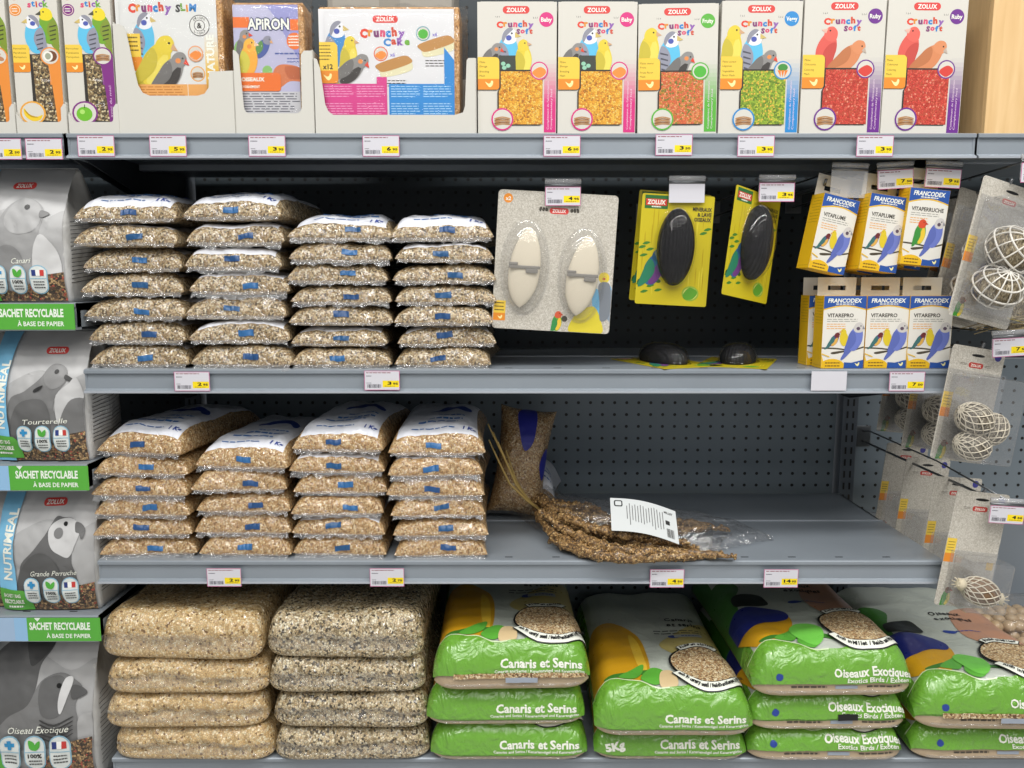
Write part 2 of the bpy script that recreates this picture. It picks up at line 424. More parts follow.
def shelf(label, x0, x1, zt, lip=.036, rail=True, y0=0.0, sub=True):
    t = thing('store_shelf', label, 'shelf', ((x0+x1)/2, 0, zt)); w = (x1-x0)/2
    mb = MB()
    mb.box(-w, w, y0+.004, .2, -.012, 0, STEEL); mb.box(-w, w, .206, YB-.02, -.012, -.001, STEEL)
    for k in range(int(2*w/.075)):                         # punched slots near the front edge
        x = -w+.04+k*.075; mb.box(x, x+.012, y0+.012, y0+.0145, -.001, .0003, BLACK)
    mb.build('deck', t)
    mb = MB(); mb.box(-w, w, .2, .206, -.014, .0012, RIMM); mb.build('joint_strip', t)
    mb = MB()
    mb.prism([(y0+.004, 0), (y0-.001, -.0005), (y0-.003, -.002), (y0-.003, -.0065), (y0+.001, -.008), (y0+.0, -lip+.006), (y0-.005, -lip+.003), (y0-.006, -lip), (y0+.012, -lip), (y0+.012, -.003)], 'x', -w, w, STEEL)
    mb.build('price_rail', t)
    mb = MB(); mb.box(-w, w, y0-.0065, y0-.0045, -lip-.0005, -lip+.0025, RIMM); mb.build('rail_edge', t)
    for s in (-w+.0015, w-.0015):
        mb = MB(); mb.box(s-.0015, s+.0015, y0, YB-.03, -lip+.004, -.001, STEEL); mb.build('end_plate', t)
    if sub:
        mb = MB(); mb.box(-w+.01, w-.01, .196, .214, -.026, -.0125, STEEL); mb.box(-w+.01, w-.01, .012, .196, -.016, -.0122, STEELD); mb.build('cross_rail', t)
        bracket(t, -w+.006, 0); bracket(t, w-.006, 0)
    return t
shelf('long grey steel shelf carrying the boxed bird treats', XL, XR, ZT)
shelf('grey steel shelf under the seven high stacks of small seed bags', XL, XR, Z2)
shelf('grey steel shelf holding small seed bags and the clear millet bag', XL, XR, Z3)
shelf('grey bottom shelf under the big seed sacks', XL, 1.5, Z4, sub=False)
shelf('end of the neighbouring top shelf beneath the wooden box', .682, 1.5, ZT, sub=False)
shelf('top shelf of the left bay under the seed stick boxes', -1.5, -.657, ZT)
LZ = [.92, .672, .4265, .112]
for z, nm in zip(LZ[:3], ('upper', 'middle', 'lower')):
    shelf(f'{nm} left bay shelf edge carrying a green paper bag recycling sign', -1.5, -.657, z, lip=.041)
shelf('lowest left bay shelf under the exotic bird feed bag', -1.5, -.657, LZ[3], sub=False)
# gondola base plinths
for x0, x1, lb in ((XL, 1.5, 'grey kick plate at floor level below the big seed sacks'), (-1.5, -.657, 'grey kick plate at floor level below the left bay')):
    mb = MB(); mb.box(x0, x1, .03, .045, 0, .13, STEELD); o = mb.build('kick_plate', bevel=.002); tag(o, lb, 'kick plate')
# ------------------------------------------------------------------ price tags
PINK = ink('#c8558f'); YEL = ink('#f2d713'); CARD = ink('#d0cfd6', .35)
def tag_art(w, h, price, blank=False, seed=1):
    a = Art(0, 0, 1, 1); rnd = random.Random(seed)
    if blank: return a
    a.rect(-w/2, -h/2, w/2, h/2, PINK); a.rect(-w/2+.0007, -h/2+.0007, w/2-.0007, h/2-.0007, CARD)
    a.lines(-w/2+.003, h/2-.0035, w/2-.012, 1, 1, .0011, ink('#8a3a4a'), rnd)
    a.lines(-w/2+.003, h/2-.0085, -w/2+.013, 1, 1, .0012, ink('#555560'), rnd)
    a.lines(-w/2+.003, -h/2+.0105, -w/2+.011, 1, 1, .0008, ink('#555560'), rnd)
    a.bars(-w/2+.004, -h/2+.0035, -.001, -h/2+.009, 16, ink('#333340'), rnd)
    a.rect(.001, -h/2+.0045, w/2-.0012, -h/2+.0145, YEL)
    p = price.split('.')
    a.text(p[0], .0145 if len(p[0]) < 2 else .0155, -h/2+.0083, .0062 if len(p[0]) < 2 else .011, .0048, BLACK, .04, 'r')
    a.text(p[1], .0165, -h/2+.0085, .0075, .003, BLACK, .04, 'l')
    a.lines(.004, -h/2+.0058, w/2-.003, 1, 1, .0008, ink('#7a6a10'), rnd)
    return a
def price_tag(px, py, price, label, blank=False, w=.0535, h=.0295, y=-.0075, tilt=0):
    p = P(px, py, y)
    mb = MB(); mb.box(-w/2, w/2, 0, .0006, -h/2, h/2, CARD); mb.box(-.008, .008, .0006, .0072, -.006, .006, CARD)
    tag_art(w, h, price, blank, int(px)).emit(mb, flat_map(0), .0001, .00006)
    o = mb.build('price_tag', loc=p, rot=(0, tilt, 0)); tag(o, label, 'price tag', 'price tags on the shelf edges'); return o
for px, py, pr, lb in (
    (96, 146, '2.95', 'price tag on top shelf edge below the seed stick boxes'),
    (168, 146, '5.95', 'price tag on top shelf edge below the slim cake packet'),
    (267, 146, '3.95', 'price tag on top shelf edge below the purple biscuit packet'),
    (381, 146, '6.95', 'price tag on top shelf edge below the wide cake pack'),
    (562, 146, '6.50', 'price tag under the two pink and yellow boxes'),
    (674, 145, '3.50', 'price tag under the box with the green round badge'),
    (756, 146, '3.95', 'price tag under the box with the blue round badge'),
    (875, 146, '3.95', 'price tag under the red purple edged boxes'),
    (192, 381.5, '2.95', 'price tag on the second shelf edge nearest its left end'),
    (382, 380.5, '3.95', 'price tag on the second shelf edge below the third bag stack'),
    (907, 381.5, '7.50', 'price tag on the second shelf edge under the upright vitamin boxes'),
    (224, 577.5, '2.95', 'price tag on the third shelf edge nearest its left end'),
    (387, 577.5, '2.75', 'price tag on the third shelf edge below the bag stacks, second from left'),
    (667, 578.5, '4.50', 'price tag on the shelf edge below the clear millet bag'),
    (781, 578.5, '14.95', 'price tag on the third shelf edge nearest its right end'),
    (44, 149, '2.95', 'price tag on the left bay top edge under the coconut stick box'),
    (3, 149, '2.50', 'price tag cut off by the picture edge at top left'),
    (-4, 318, '3.95', 'price tag beside the uppermost green recycling sign'),
    (-13, 480, '4.25', 'price tag beside the middle green recycling sign'),
    (3, 629, '4.50', 'price tag beside the lowest green recycling sign')):
    price_tag(px, py, pr, lb)
price_tag(829, 381, '0.0', 'blank white card on the second shelf edge under the vitamin boxes', True)
# green signs
def sign(px0, px1, py, z, label, bluex):
    zt = z-.0015; h = .0385; x1 = PX(px1, z-.02, -.006); x0 = PX(px0, z-.02, -.006); w = x1-x0
    mb = MB(); mb.box(0, w, 0, .001, -h, 0, ink('#56a83c', .4))
    a = Art(0, 0, 1, 1)
    a.poly([(-.02 if bluex else 0, -h), (-.02 if bluex else 0, 0), (.0, 0), (.0, -h)], ink('#8fb9dc'))
    a.poly([(.012, 0), (.022, 0), (.017, -.006)], ink('#dfe8e0'))
    a.text('SACHET RECYCLABLE', w-.016, -h*.5, .096, .0115, ink('#e8efe4'), .035, 'r')
    a.text('À BASE DE PAPIER', w-.016, -h*.86, .07, .0068, ink('#e8efe4'), .02, 'r')
    a.emit(mb, flat_map(0), .0001, .00008)
    mb.box(-.09, 0, 0, .0009, -h, 0, ink('#9cb6d2', .4))
    o = mb.build('green_sign', loc=(x0, -.0078, zt)); tag(o, label, 'sign', 'green recyclable bag signs')
sign(-22, 75, 0, LZ[0], 'green paper bag recycling sign under the canary feed bag', 1)
sign(10, 89, 0, LZ[1], 'green paper bag recycling sign under the turtle dove feed bag', 1)
sign(28, 101, 0, LZ[2], 'green paper bag recycling sign under the grey parakeet feed bag', 1)
# ------------------------------------------------------------------ bags of seed
def quarter(n, r, k=14):
    out = []
    for i in range(k+1):
        a = math.pi/2*i/k; out.append(((1-math.cos(a)**(2/n))*r, math.sin(a)**(2/n)))
    return out
class Bag:
    """closed cushion surface: u across (-1..1), s = arc length from the front seam over the top"""
    def __init__(b, w, d, h, zs, r, n=2.0, p=2.6, q=.6, bow=.006, amp=.002, wr=.0015, seed=0, dome=0.0, rb=None, taper=0.0, tuck=0.0, crease=0, zlo=0):
        b.__dict__.update(w=w, d=d, h=h, zs=zs, p=p, q=q, bow=bow, amp=amp, wr=wr, seed=seed, taper=taper, tuck=tuck, crease=crease)
        rb = rb or r*.8
        up = [(y, zs+(h-zs)*t) for y, t in quarter(n, r)]
        K = 22
        up += [(r+(d-2*r)*i/K, h+dome*math.sin(math.pi*i/K)) for i in range(1, K)]
        up += [(d-y, zs+(h-zs)*t) for y, t in quarter(n, r)][::-1]
        lo = [(y, zs*(1-t)) for y, t in quarter(n, rb, 7)]
        lo += [(rb+(d-2*rb)*i/8, 0) for i in range(1, 8)]
        lo += [(d-y, zs*(1-t)) for y, t in quarter(n, rb, 7)][::-1]
        b.up, b.lo = up, lo
        b.arc = [0]
        for a, c in zip(up, up[1:]): b.arc.append(b.arc[-1]+math.hypot(c[0]-a[0], c[1]-a[1]))
    def g(b, u): return max(0, 1-abs(u)**b.p)**b.q
    def place(b, u, y, z, top=True):
        g = b.g(u); vv = 2*y/b.d-1
        x = b.w/2*u*(1-b.bow/b.w*2*(1-vv*vv)-b.taper*(vv+1)/2)
        yy = y+b.bow*(1-u*u)*(1-y/b.d*2)*.6
        if b.tuck: yy += b.tuck*(abs(u)**8)*(1-y/b.d*2)
        zz = b.zs+(z-b.zs)*g
        e = b.seed*13.7
        if b.crease: yy += b.crease*math.exp(-((z-b.h*.42-.004*math.sin(x*30+e))/.0035)**2)*math.exp(-(y/.02)**2)
        if top:
            k = g*min(1, (z-b.zs)/(b.h-b.zs)*1.5)
            zz += b.amp*k*noise.noise(Vector((x*22+e, yy*16, e)))
            fr = math.exp(-y/.02)
            yy += b.wr*fr*k*(noise.noise(Vector((x*110+e, z*60, e)))+.6*noise.noise(Vector((x*260, z*90, e))))*1.6
            zz += b.wr*.6*g*noise.noise(Vector((x*80+e, yy*70, 3+e)))
        return Vector((x, yy, zz))
    def S(b, u, s):
        arc = b.arc; s = max(0, min(arc[-1], s)); lo, hi = 0, len(arc)-1
        while hi-lo > 1:
            m = (lo+hi)//2
            if arc[m] <= s: lo = m
            else: hi = m
        t = (s-arc[lo])/(arc[hi]-arc[lo]); A, B = b.up[lo], b.up[hi]
        return b.place(u, A[0]+(B[0]-A[0])*t, A[1]+(B[1]-A[1])*t)
    def N(b, u, s):
        e = .003; a = b.S(min(.999, u+e*4), s)-b.S(max(-.999, u-e*4), s); c = b.S(u, s+e)-b.S(u, max(0, s-e))
        n = a.cross(c); return n.normalized() if n.length > 0 else Vector((0, -1, 0))
    def mapf(b):
        """art map: x metres from the centre, y = metres along the surface"""
        def f(x, s, d):
            u = max(-.985, min(.985, x/(b.w/2))); return b.S(u, s)+b.N(u, s)*d
        return f
    def mesh(b, mb, mat_at, nu=34, loM=None):
        us = [math.sin(math.pi/2*(2*i/nu-1))*.6+.4*(2*i/nu-1) for i in range(nu+1)]
        nup = len(b.up); nlo = len(b.lo); rows = []
        vs = []
        for u in us:
            for (y, z) in b.up: vs.append(b.place(u, y, z))
            for (y, z) in b.lo[1:-1]: vs.append(b.place(u, y, z, False))
        n = nup+nlo-2
        def lo_i(k): return 0 if k == 0 else (nup-1 if k == nlo-1 else nup+k-1)
        by = {}
        for i in range(nu):
            um = (us[i]+us[i+1])/2
            for k in range(nup-1):
                m = mat_at(um, (b.arc[k]+b.arc[k+1])/2, True)
                by.setdefault(m, []).append((i*n+k, i*n+k+1, (i+1)*n+k+1, (i+1)*n+k)[::-1])
            for k in range(nlo-1):
                m = mat_at(um, b.lo[k][0], False)
                by.setdefault(m, []).append((i*n+lo_i(k), i*n+lo_i(k+1), (i+1)*n+lo_i(k+1), (i+1)*n+lo_i(k)))
        o = len(mb.v); mb.v += [tuple(v) for v in vs]
        for m, fs in by.items():
            k = mb.mat(m)
            for f in fs: mb.f.append(tuple(i+o for i in f)); mb.mi.append(k)
FILM = film('seal_film', .14, wrinkle=1.0, wscale=70, cloud=.10, rough=.15)
FOLD = film('fold_film', .05, wrinkle=1.0, wscale=40, cloud=.06, rough=.1)
FILMC = film('clear_blister', .07, wrinkle=.15, wscale=20, cloud=.04)
def seal(b, parent, z0=0, ln=.009, x=.93, m=None, droop=.3, seed=0):
    """crinkled welded edge of the film at the front"""
    mb = MB(); vs = []; n = 40
    for i in range(n+1):
        u = (2*i/n-1)*x; p = b.place(u, 0, b.zs)
        q = noise.noise(Vector((u*9, seed*3.1, 0)))
        L = ln*(1+.5*q)
        for k in range(4):
            t = k/3
            vs.append((p.x*(1+.03*t), p.y+.001-L*t*(1.1-.35*droop), p.z-L*t*droop+.0016*t*noise.noise(Vector((u*30, seed, t)))+.0008*t*math.sin(u*70+seed)))
    fs = [(i*4+k, i*4+k+1, (i+1)*4+k+1, (i+1)*4+k) for i in range(n) for k in range(3)]
    mb.add(vs, fs, m or FILM); return mb.build('seal_strip', parent, smooth=True)
SEED_MIX = seeds('bird_seed_mix', (('#b89f78', 3), ('#8f7350', 2), ('#d8cbb0', 2), ('#5a4a38', 1.2), ('#c4ae86', 3), ('#9a8058', 2), ('#756850', 1.4)), 430, 1, 1, gap=.5, wscale=60, wdist=.009)
SEED_GOLD = seeds('canary_seed', (('#c9a673', 4), ('#b89162', 3), ('#dcc49a', 2.4), ('#86623c', 1.3), ('#ab8350', 2.4)), 430, 1, 1, gap=.5, wscale=60, wdist=.009)
SEED_TAN = seeds('millet_seed', (('#dcbf8c', 5), ('#cdab74', 4), ('#ead8b0', 2), ('#7a5a34', .8), ('#c2a06c', 3)), 330, 1, 1.0, gap=.55, wscale=60, wdist=.017, wst=(1.3, 1, .55))
SEED_GREY = seeds('mixed_grain', (('#cdb892', 4), ('#b39a70', 2), ('#e2d6b8', 2), ('#4a3e2c', 1.6), ('#8f7c58', 2), ('#d6c49c', 2)), 300, 1, 1.0, gap=.4, wscale=60, wdist=.017, wst=(1.3, 1, .55))
WFILM = ink('#dfe1e8', .3, .3, 0, .25)
BLUE = ink('#3a6cab', .4); NAVY = ink('#26408f', .4)
def small_bag(label, group, loc, rz, w, d, h, mat, white, seed, top=False, kg=True, mark=True, rx=0):
    rnd = random.Random(seed)
    t = thing('seed_bag', label, 'bag of seed', loc, (rx, 0, rz), group)
    zs = h*(.2 if not top else .16)
    b = Bag(w, d, h-.0004, zs, min(d*.4, .055 if top else .030), 2.1 if top else 2.5, p=5.5, q=.55, bow=.006, amp=.0055, wr=.0036, seed=seed, dome=.004 if top else .002, rb=.012)
    s0 = white
    def mt(u, s, up):
        return WFILM if up and s > s0 and abs(u) < .86 and s < b.arc[-1]-.02 else mat
    mb = MB(); b.mesh(mb, mt, 40)
    if top:
        a = Art(); rr = random.Random(seed)
        L = b.arc[-1]
        if kg:
            a.text('1 Kg', w*.33, s0+.012, .02, .008, NAVY, .04, 'c', shear=.2)
        a.lines(-w*.28, s0+.014, w*.2, 1, 1, .002, BLUE, rr)
        a.lines(-w*.22, s0+.034, w*.34, 1, 1, .0055, BLUE, rr); a.lines(-w*.12, s0+.052, w*.34, 1, 1, .0055, BLUE, rr)
        a.lines(-w*.02, s0+.07, w*.34, 1, 1, .005, BLUE, rr)
        a.sp([(-w*.12, s0+.1), (w*.05, s0+.108), (w*.2, s0+.12), (w*.32, s0+.102), (w*.36, s0+.112), (w*.33, s0+.125), (w*.15, s0+.14), (0, s0+.125)], NAVY)
        a.emit(mb, b.mapf(), .0008, .0002, .012)
    mb.build('pouch', t, smooth=True)
    seal(b, t, ln=rnd.uniform(.006, .010), droop=rnd.uniform(.6, 1.3), seed=seed)
    if mark:
        mb = MB(); a = Art(); x = rnd.uniform(-.008, .02); s = rnd.uniform(.002, .007); sk = rnd.uniform(-.002, .002)
        a.poly([(x-.012, s), (x+.012, s+sk), (x+.0115, s+.0085+sk), (x-.0125, s+.008)], ink(rnd.choice(('#24527f', '#2f6498', '#244a7a')), .35))
        a.emit(mb, b.mapf(), .0012, .0002, .006); mb.build('blue_mark', t)
    return t
ORD = ['topmost', 'second', 'third', 'fourth', 'fifth', 'sixth', 'bottom']
def stack(x0, x1, zb, n, pitch, mat, seed, where, group, top_h, whites, d=.25, y=.008, top_rot=0, top_white=.03, shiftx=0):
    rnd = random.Random(seed)
    for k in range(n):
        last = k == n-1
        h = top_h if last else pitch
        w = (x1-x0)*rnd.uniform(.985, 1.03)
        rank = n-1-k
        pos = 'topmost' if rank == 0 else ('bottom one' if k == 0 else ORD[rank]+' from top')
        lab = f'small seed bag, {pos} in {where}'
        cx = (x0+x1)/2+rnd.uniform(-.004, .004)+shiftx*k
        small_bag(lab, group, (cx, y+rnd.uniform(-.004, .006)+.0*k, zb+k*pitch), (top_rot if last else rnd.uniform(-.06, .06)), w*rnd.uniform(.97, 1.03), d, h, mat, whites[k] if not last else top_white, seed*10+k, top=last)
gU = 'small seed bags stacked on the second shelf'
gL = 'small seed bags stacked on the third shelf'
N_ = 9
stack(-.653, -.497, Z2, 7, .0365, SEED_MIX, 1, 'leftmost stack on second shelf', gU, .046, [.04, .04, .05, .045, .05, .03, 0], top_white=.018)
stack(-.492, -.341, Z2, 7, .0370, SEED_MIX, 2, 'second stack from left on second shelf', gU, .046, [.05, .02, .03, .024, .018, .024, 0], top_rot=-.10, top_white=.024)
stack(-.338, -.184, Z2, 7, .0320, SEED_MIX, 3, 'third stack from left on second shelf', gU, .042, [.05, .024, .05, .05, .05, .05, 0], top_white=.02)
stack(-.180, -.026, Z2, 7, .0320, SEED_MIX, 4, 'fourth stack from left on second shelf', gU, .042, [.05, .024, .05, .05, .05, .022, 0], top_white=.018)
stack(-.653, -.505, Z3, 6, .0325, SEED_GOLD, 5, 'leftmost stack on third shelf', gL, .05, [9]*6, top_rot=-.16, top_white=.032, d=.27)
stack(-.500, -.351, Z3, 5, .0350, SEED_GOLD, 6, 'second stack from left on third shelf', gL, .05, [9]*5, top_rot=-.1, top_white=.028, d=.27)
stack(-.346, -.196, Z3, 6, .0335, SEED_GOLD, 7, 'third stack from left on third shelf', gL, .05, [.03, .024, .03, .03, .022, 0], top_rot=-.08, top_white=.027, d=.27)
stack(-.192, -.040, Z3, 6, .0325, SEED_GOLD, 8, 'fourth stack from left on third shelf', gL, .05, [.05, .04, .03, .03, .026, 0], top_rot=.02, top_white=.028, d=.27)
# ---- big clear sacks, bottom shelf
def big_sack(label, loc, w, d, h, mat, seed, rz=0, group='big clear seed sacks on the bottom shelf'):
    t = thing('seed_sack', label, 'sack of seed', loc, (0, 0, rz), group)
    b = Bag(w, d, h-.002, h*.22, min(.04, h*.6), 2.9, p=14, q=.45, bow=.003, amp=.007, wr=.0045, seed=seed, dome=.003, rb=.012, tuck=.02, crease=.006)
    mb = MB(); b.mesh(mb, lambda u, s, up: mat, 60); mb.build('sack', t, smooth=True)
    # folded film along the lower front
    mb = MB(); vs = []; n = 44; rnd = random.Random(seed); f0 = h*.34
    for i in range(n+1):
        x = (2*i/n-1)*w*.47
        for k in range(5):
            s = k/4*(f0+.006*noise.noise(Vector((x*14, seed, 1))))
            u = x/(w/2); p = b.S(u, s)+b.N(u, s)*(.0008+.004*(k/4)**3*(1+noise.noise(Vector((x*60, seed, k)))))
            vs.append(p)
    mb.add(vs, [(i*5+k, i*5+k+1, (i+1)*5+k+1, (i+1)*5+k) for i in range(n) for k in range(4)], FOLD); mb.build('film_fold', t, smooth=True)
    return t
for k, (h, z) in enumerate(((.056, 0), (.058, .0563), (.058, .1146), (.075, .1729))):
    pos = ('bottom', 'third from the top', 'second from the top', 'topmost')[k]
    big_sack(f'clear sack of golden millet, {pos} in left corner pile', (-.522+(.004, -.004, 0, -.008)[k], -.014, Z4+.0003+z), .262, .36, h, SEED_TAN, 40+k, (-.02, .02, .0, -.05)[k])
for k, (h, z) in enumerate(((.056, 0), (.060, .0563), (.058, .1166), (.072, .1749))):
    pos = ('bottom', 'third from the top', 'second from the top', 'topmost')[k]
    big_sack(f'clear sack of speckled grain, {pos} in pile beside green bags', (-.262+(.002, 0, -.003, -.006)[k], -.014, Z4+.0003+z), .252, .36, h, SEED_GREY, 50+k, (.02, -.02, .01, -.03)[k])
# ---- green printed bags
GREEN = ink('#6aa236', .28, .7, 0, .7); GREEND = ink('#3f7a2c', .3, .3); GREENM = ink('#5aa53a', .3, .3)
WHT = ink('#e9ebdf', .4); BEIGE = ink('#b8a386', .45, .3, 0, .3); OVAL = seeds('oval_window_seed', (('#d9bf92', 4), ('#b89468', 3), ('#ecdcb8', 2), ('#6a4c30', 1.3), ('#a58058', 2)), 420, 0, 0, gap=.5)
SKYG = ink('#b5bbb0', .3, .4, 0, .25); SKYO = ink('#b9896c', .3, .4); YBIRD = ink('#c7951c', .3, .4); YBIRD2 = ink('#dfb83a', .3, .4)
def green_bag(kind, label, loc, w, d, h, seed, rz=0, window=False, crush=0, patch=False, rx=0):
    t = thing('feed_bag', label, 'bag of bird feed', loc, (rx, 0, rz), 'green fronted feed bags on the bottom shelf')
    b = Bag(w, d, h-.002, h*.16, min(.045, h*.6), 2.4, p=9, q=.55, bow=.004, amp=.005, wr=.0009, seed=seed, dome=.003, rb=.014, tuck=.018)
    ft = h*.82+.012                                              # top of the green band along the surface
    low = .015 if window else (.011 if kind == 'exotic' else .003)
    OUT = GREEN
    def mt(u, s, up):
        if not up: return BEIGE
        if s < low: return BEIGE
        if s < ft*.8 or abs(u) > .93: return GREEN if s < .12 or kind == 'canary' else GREEND
        return SKYG
    mb = MB(); b.mesh(mb, mt, 60)
    W = w/2*.985
    a = Art(clip=(-W, W, .001, b.arc[-1]-.03))
    # far background tints and the bird
    if kind == 'canary':
        a.sp([(.0, .19), (.05, .25), (.11, .30), (W, .34), (W, .15), (.10, .14), (.04, .15)], ink('#b9ab6a', .3, .3))
        a.sp([(-W, ft), (-W, .2), (-W+.01, .27), (-.075, .285), (-.045, .25), (-.028, .2), (-.03, ft+.035), (-.05, ft)], YBIRD)
        a.sp([(-.05, .23), (-.036, .2), (-.034, ft+.04), (-.042, ft+.02), (-.05, .15)], YBIRD2)
    else:
        a.sp([(.02, .2), (.04, .3), (.1, .33), (W, .33), (W, .14), (.09, .15)], SKYO)
        a.sp([(-W, .15), (-W, .33), (-.1, .33), (-.08, .3), (-.1, .25), (-.11, .18)], GREEND)
        a.sp([(-W+.01, ft+.01), (-W, .15), (-W+.015, .19), (-.07, .2), (-.035, .17), (-.04, .13), (-.075, .08), (-.1, ft)], ink('#cc9a1e', .3, .3))
        a.sp([(-W, .14), (-W, .2), (-W+.03, .215), (-.06, .205), (-.034, .18), (-.04, .155), (-.08, .15)], ink('#232c78', .3, .3))
        a.sp([(-.1, .22), (-.055, .215), (-.05, .235), (-.06, .26), (-.1, .262), (-.108, .24)], ink('#1d211c', .35))
    # branch and leaves
    a.sp([(-.1, ft+.018), (-.04, ft+.028), (.02, ft+.014), (.06, ft+.008), (.06, ft), (.02, ft+.004), (-.04, ft+.016), (-.1, ft+.008)], GREEND)
    a.sp([(-.085, ft+.01), (-.06, ft+.034), (-.04, ft+.045), (-.045, ft+.02), (-.06, ft+.004)], GREENM)
    a.sp([(-.05, ft+.002), (-.03, ft+.03), (-.01, ft+.024), (-.014, ft), (-.03, ft-.01)], GREENM)
    if kind == 'exotic': a.sp([(-.04, ft+.004), (-.05, ft+.04), (-.028, ft+.056), (.0, ft+.04), (-.004, ft+.01), (-.02, ft-.006)], ink('#6fc04c', .3, .3))
    else: a.sp([(-.02, ft-.012), (-.014, ft+.02), (.004, ft+.022), (.008, ft-.01)], ink('#cdb58a', .35))
    # green band with a wavy top and its pale edge
    wave = [(-W, ft-.006), (-W*.8, ft+.006), (-W*.5, ft-.002), (-W*.2, ft-.014), (W*.1, ft-.012), (W*.4, ft+.002), (W*.7, ft+.012), (W, ft+.016)]
    wv = []
    for i in range(len(wave)-1):
        for k in range(4):
            tt = k/4; tt2 = tt*tt*(3-2*tt); wv.append((wave[i][0]+(wave[i+1][0]-wave[i][0])*tt, wave[i][1]+(wave[i+1][1]-wave[i][1])*tt2))
    wv.append(wave[-1])
    a.raw([p for x, y in wv for p in ((x, y), (x, low+.001))], [(2*i, 2*i+2, 2*i+3, 2*i+1) for i in range(len(wv)-1)], GREEN)
    a.raw([p for x, y in wv for p in ((x, y), (x, y-.0018))], [(2*i, 2*i+2, 2*i+3, 2*i+1) for i in range(len(wv)//2)], ink('#c9dcae', .3, .4))
    # seed window with its ribbons
    ox, oy, rx_, ry_ = .062, ft+.046, .054, .050
    a.ell(ox, oy, rx_+.0035, ry_+.0035, BLACK, 32); a.ell(ox, oy, rx_, ry_, OVAL, 32)
    for (a0, a1, r0, r1) in ((212, 328, 1.0, 1.27), (58, 122, .98, 1.2)):
        a.sector(ox, oy, rx_*(r0-.03), ry_*(r0-.03), rx_*(r1+.03), ry_*(r1+.03), a0-1.5, a1+1.5, BLACK, 20)
        a.sector(ox, oy, rx_*r0, ry_*r0, rx_*r1, ry_*r1, a0, a1, WHT, 20)
    def arc_text(s, a0, a1, rr, hgt, up):
        n = len(s)
        for i, ch in enumerate(s):
            if ch == ' ': continue
            an = R(a0+(a1-a0)*(i+.5)/n); a.text(ch, ox+rx_*rr*math.cos(an), oy+ry_*rr*math.sin(an), None, hgt, BLACK, .04, 'c', rot=an+(math.pi/2 if up < 0 else -math.pi/2))
    if kind == 'canary': arc_text('Rich in canary seed / Reich an Kanariensaat', 218, 322, 1.17, .0055, -1); arc_text('Riche en alpiste', 118, 62, 1.04, .0062, 1)
    else: arc_text('Rich in Millet / Reich an Hirse', 222, 318, 1.17, .006, -1); arc_text('Riche en Millet', 118, 62, 1.04, .0062, 1)
    # lettering on the front and the title at the far end
    e = low+.004
    fh = ft*.62-low
    if kind == 'canary':
        a.text('Canaris et Serins', W*.9, low+.0115, .127, .0125, WHT, .03, 'r')
        a.text('Canaries and Serins / Kanarienvögel und Kanarengirlitz', W*.93, low+.0045, .14, .0042, WHT, .02, 'r')
        a.fun('Canaris', .03, .285, .055, .012, [BLACK], .03); a.fun('et serins', .03, .265, .065, .012, [BLACK], .03)
        a.lines(.0, .247, .095, 2, -.009, .003, ink('#3a3d38'))
        a.ell(.035, .225, .012, .007, NAVY); a.rect(.035, .219, .085, .231, ink('#a9aea8')); a.lines(.048, .223, .084, 1, 1, .003, NAVY)
    else:
        a.text('Oiseaux Exotiques', W*.98, low+.0125, .125, .0125, WHT, .03, 'r')
        a.text('Exotics Birds / Exoten', W*.93, low+.0035, .098, .0068, WHT, .02, 'r')
        a.fun('Oiseaux', -.0, .29, .06, .012, [BLACK], .03); a.fun('exotiques', -.0, .27, .07, .012, [BLACK], .03)
        a.ell(.0, .222, .013, .006, NAVY); a.lines(.012, .222, .06, 1, 1, .003, NAVY)
        a.ell(-W*.72, low+.012, .0055, .0055, NAVY)
        a.lines(-.07, .005, -.01, 1, 1, .0028, ink('#4a4238')); a.lines(.05, .005, .11, 1, 1, .0025, ink('#4a4238'))
        a.rect(0, .003, .035, .0085, ink('#9aa3b0'))
    if patch: a.rect(.01, low-.001, .042, low+.008, BLACK)
    if kind == 'canary' and not window and patch is None: a.text('5Kg', -W*.86, low+.006, .03, .012, WHT, .05, 'l', rot=.2)
    if window: a.rect(-W*.75, low-.004, W*.95, low+.004, OVAL); a.rect(-.01, .004, .04, .012, ink('#9aa3b0'))
    a.emit(mb, b.mapf(), .0008, .0005, .007)
    mb.build('bag_body', t, smooth=True)
    seal(b, t, ln=.006, x=.85, droop=.1, seed=seed)
    return t
cz = Z4+.0003
green_bag('canary', 'green canary feed bag, bottom of the pile of three beside the grain sacks', (-.005, -0.016, cz), .252, .40, .062, 61, .0)
green_bag('canary', 'green canary feed bag, middle of the pile of three beside the grain sacks', (-.010, -0.018, cz+.0625), .252, .40, .066, 62, .01)
green_bag('canary', 'green canary feed bag with beige lower edge, topmost of the pile of three', (.0, -0.030, cz+.129), .246, .40, .08, 63, .03, window=True)
green_bag('canary', 'lower green canary feed bag marked 5Kg, under the bag showing its whole top', (.257, -0.014, cz), .245, .40, .052, 64, -.01, patch=None)
green_bag('canary', 'upper green canary feed bag with round seed window and yellow bird in view', (.257, -0.034, cz+.0525), .250, .42, .082, 65, .0)
green_bag('exotic', 'green exotic bird feed bag, bottom of the pile of three', (.508, -0.016, cz), .248, .40, .055, 66, .0)
green_bag('exotic', 'green exotic bird feed bag with a black patch, middle of three', (.508, -0.020, cz+.0555), .25, .40, .062, 67, .01, patch=True)
green_bag('exotic', 'green exotic bird feed bag topmost of three, blue and yellow bird in view', (.508, -0.030, cz+.118), .252, .42, .08, 68, .02)
green_bag('exotic', 'lower green exotic bird feed bag at the bottom right corner', (.782, -0.014, cz), .262, .40, .06, 69, .0)
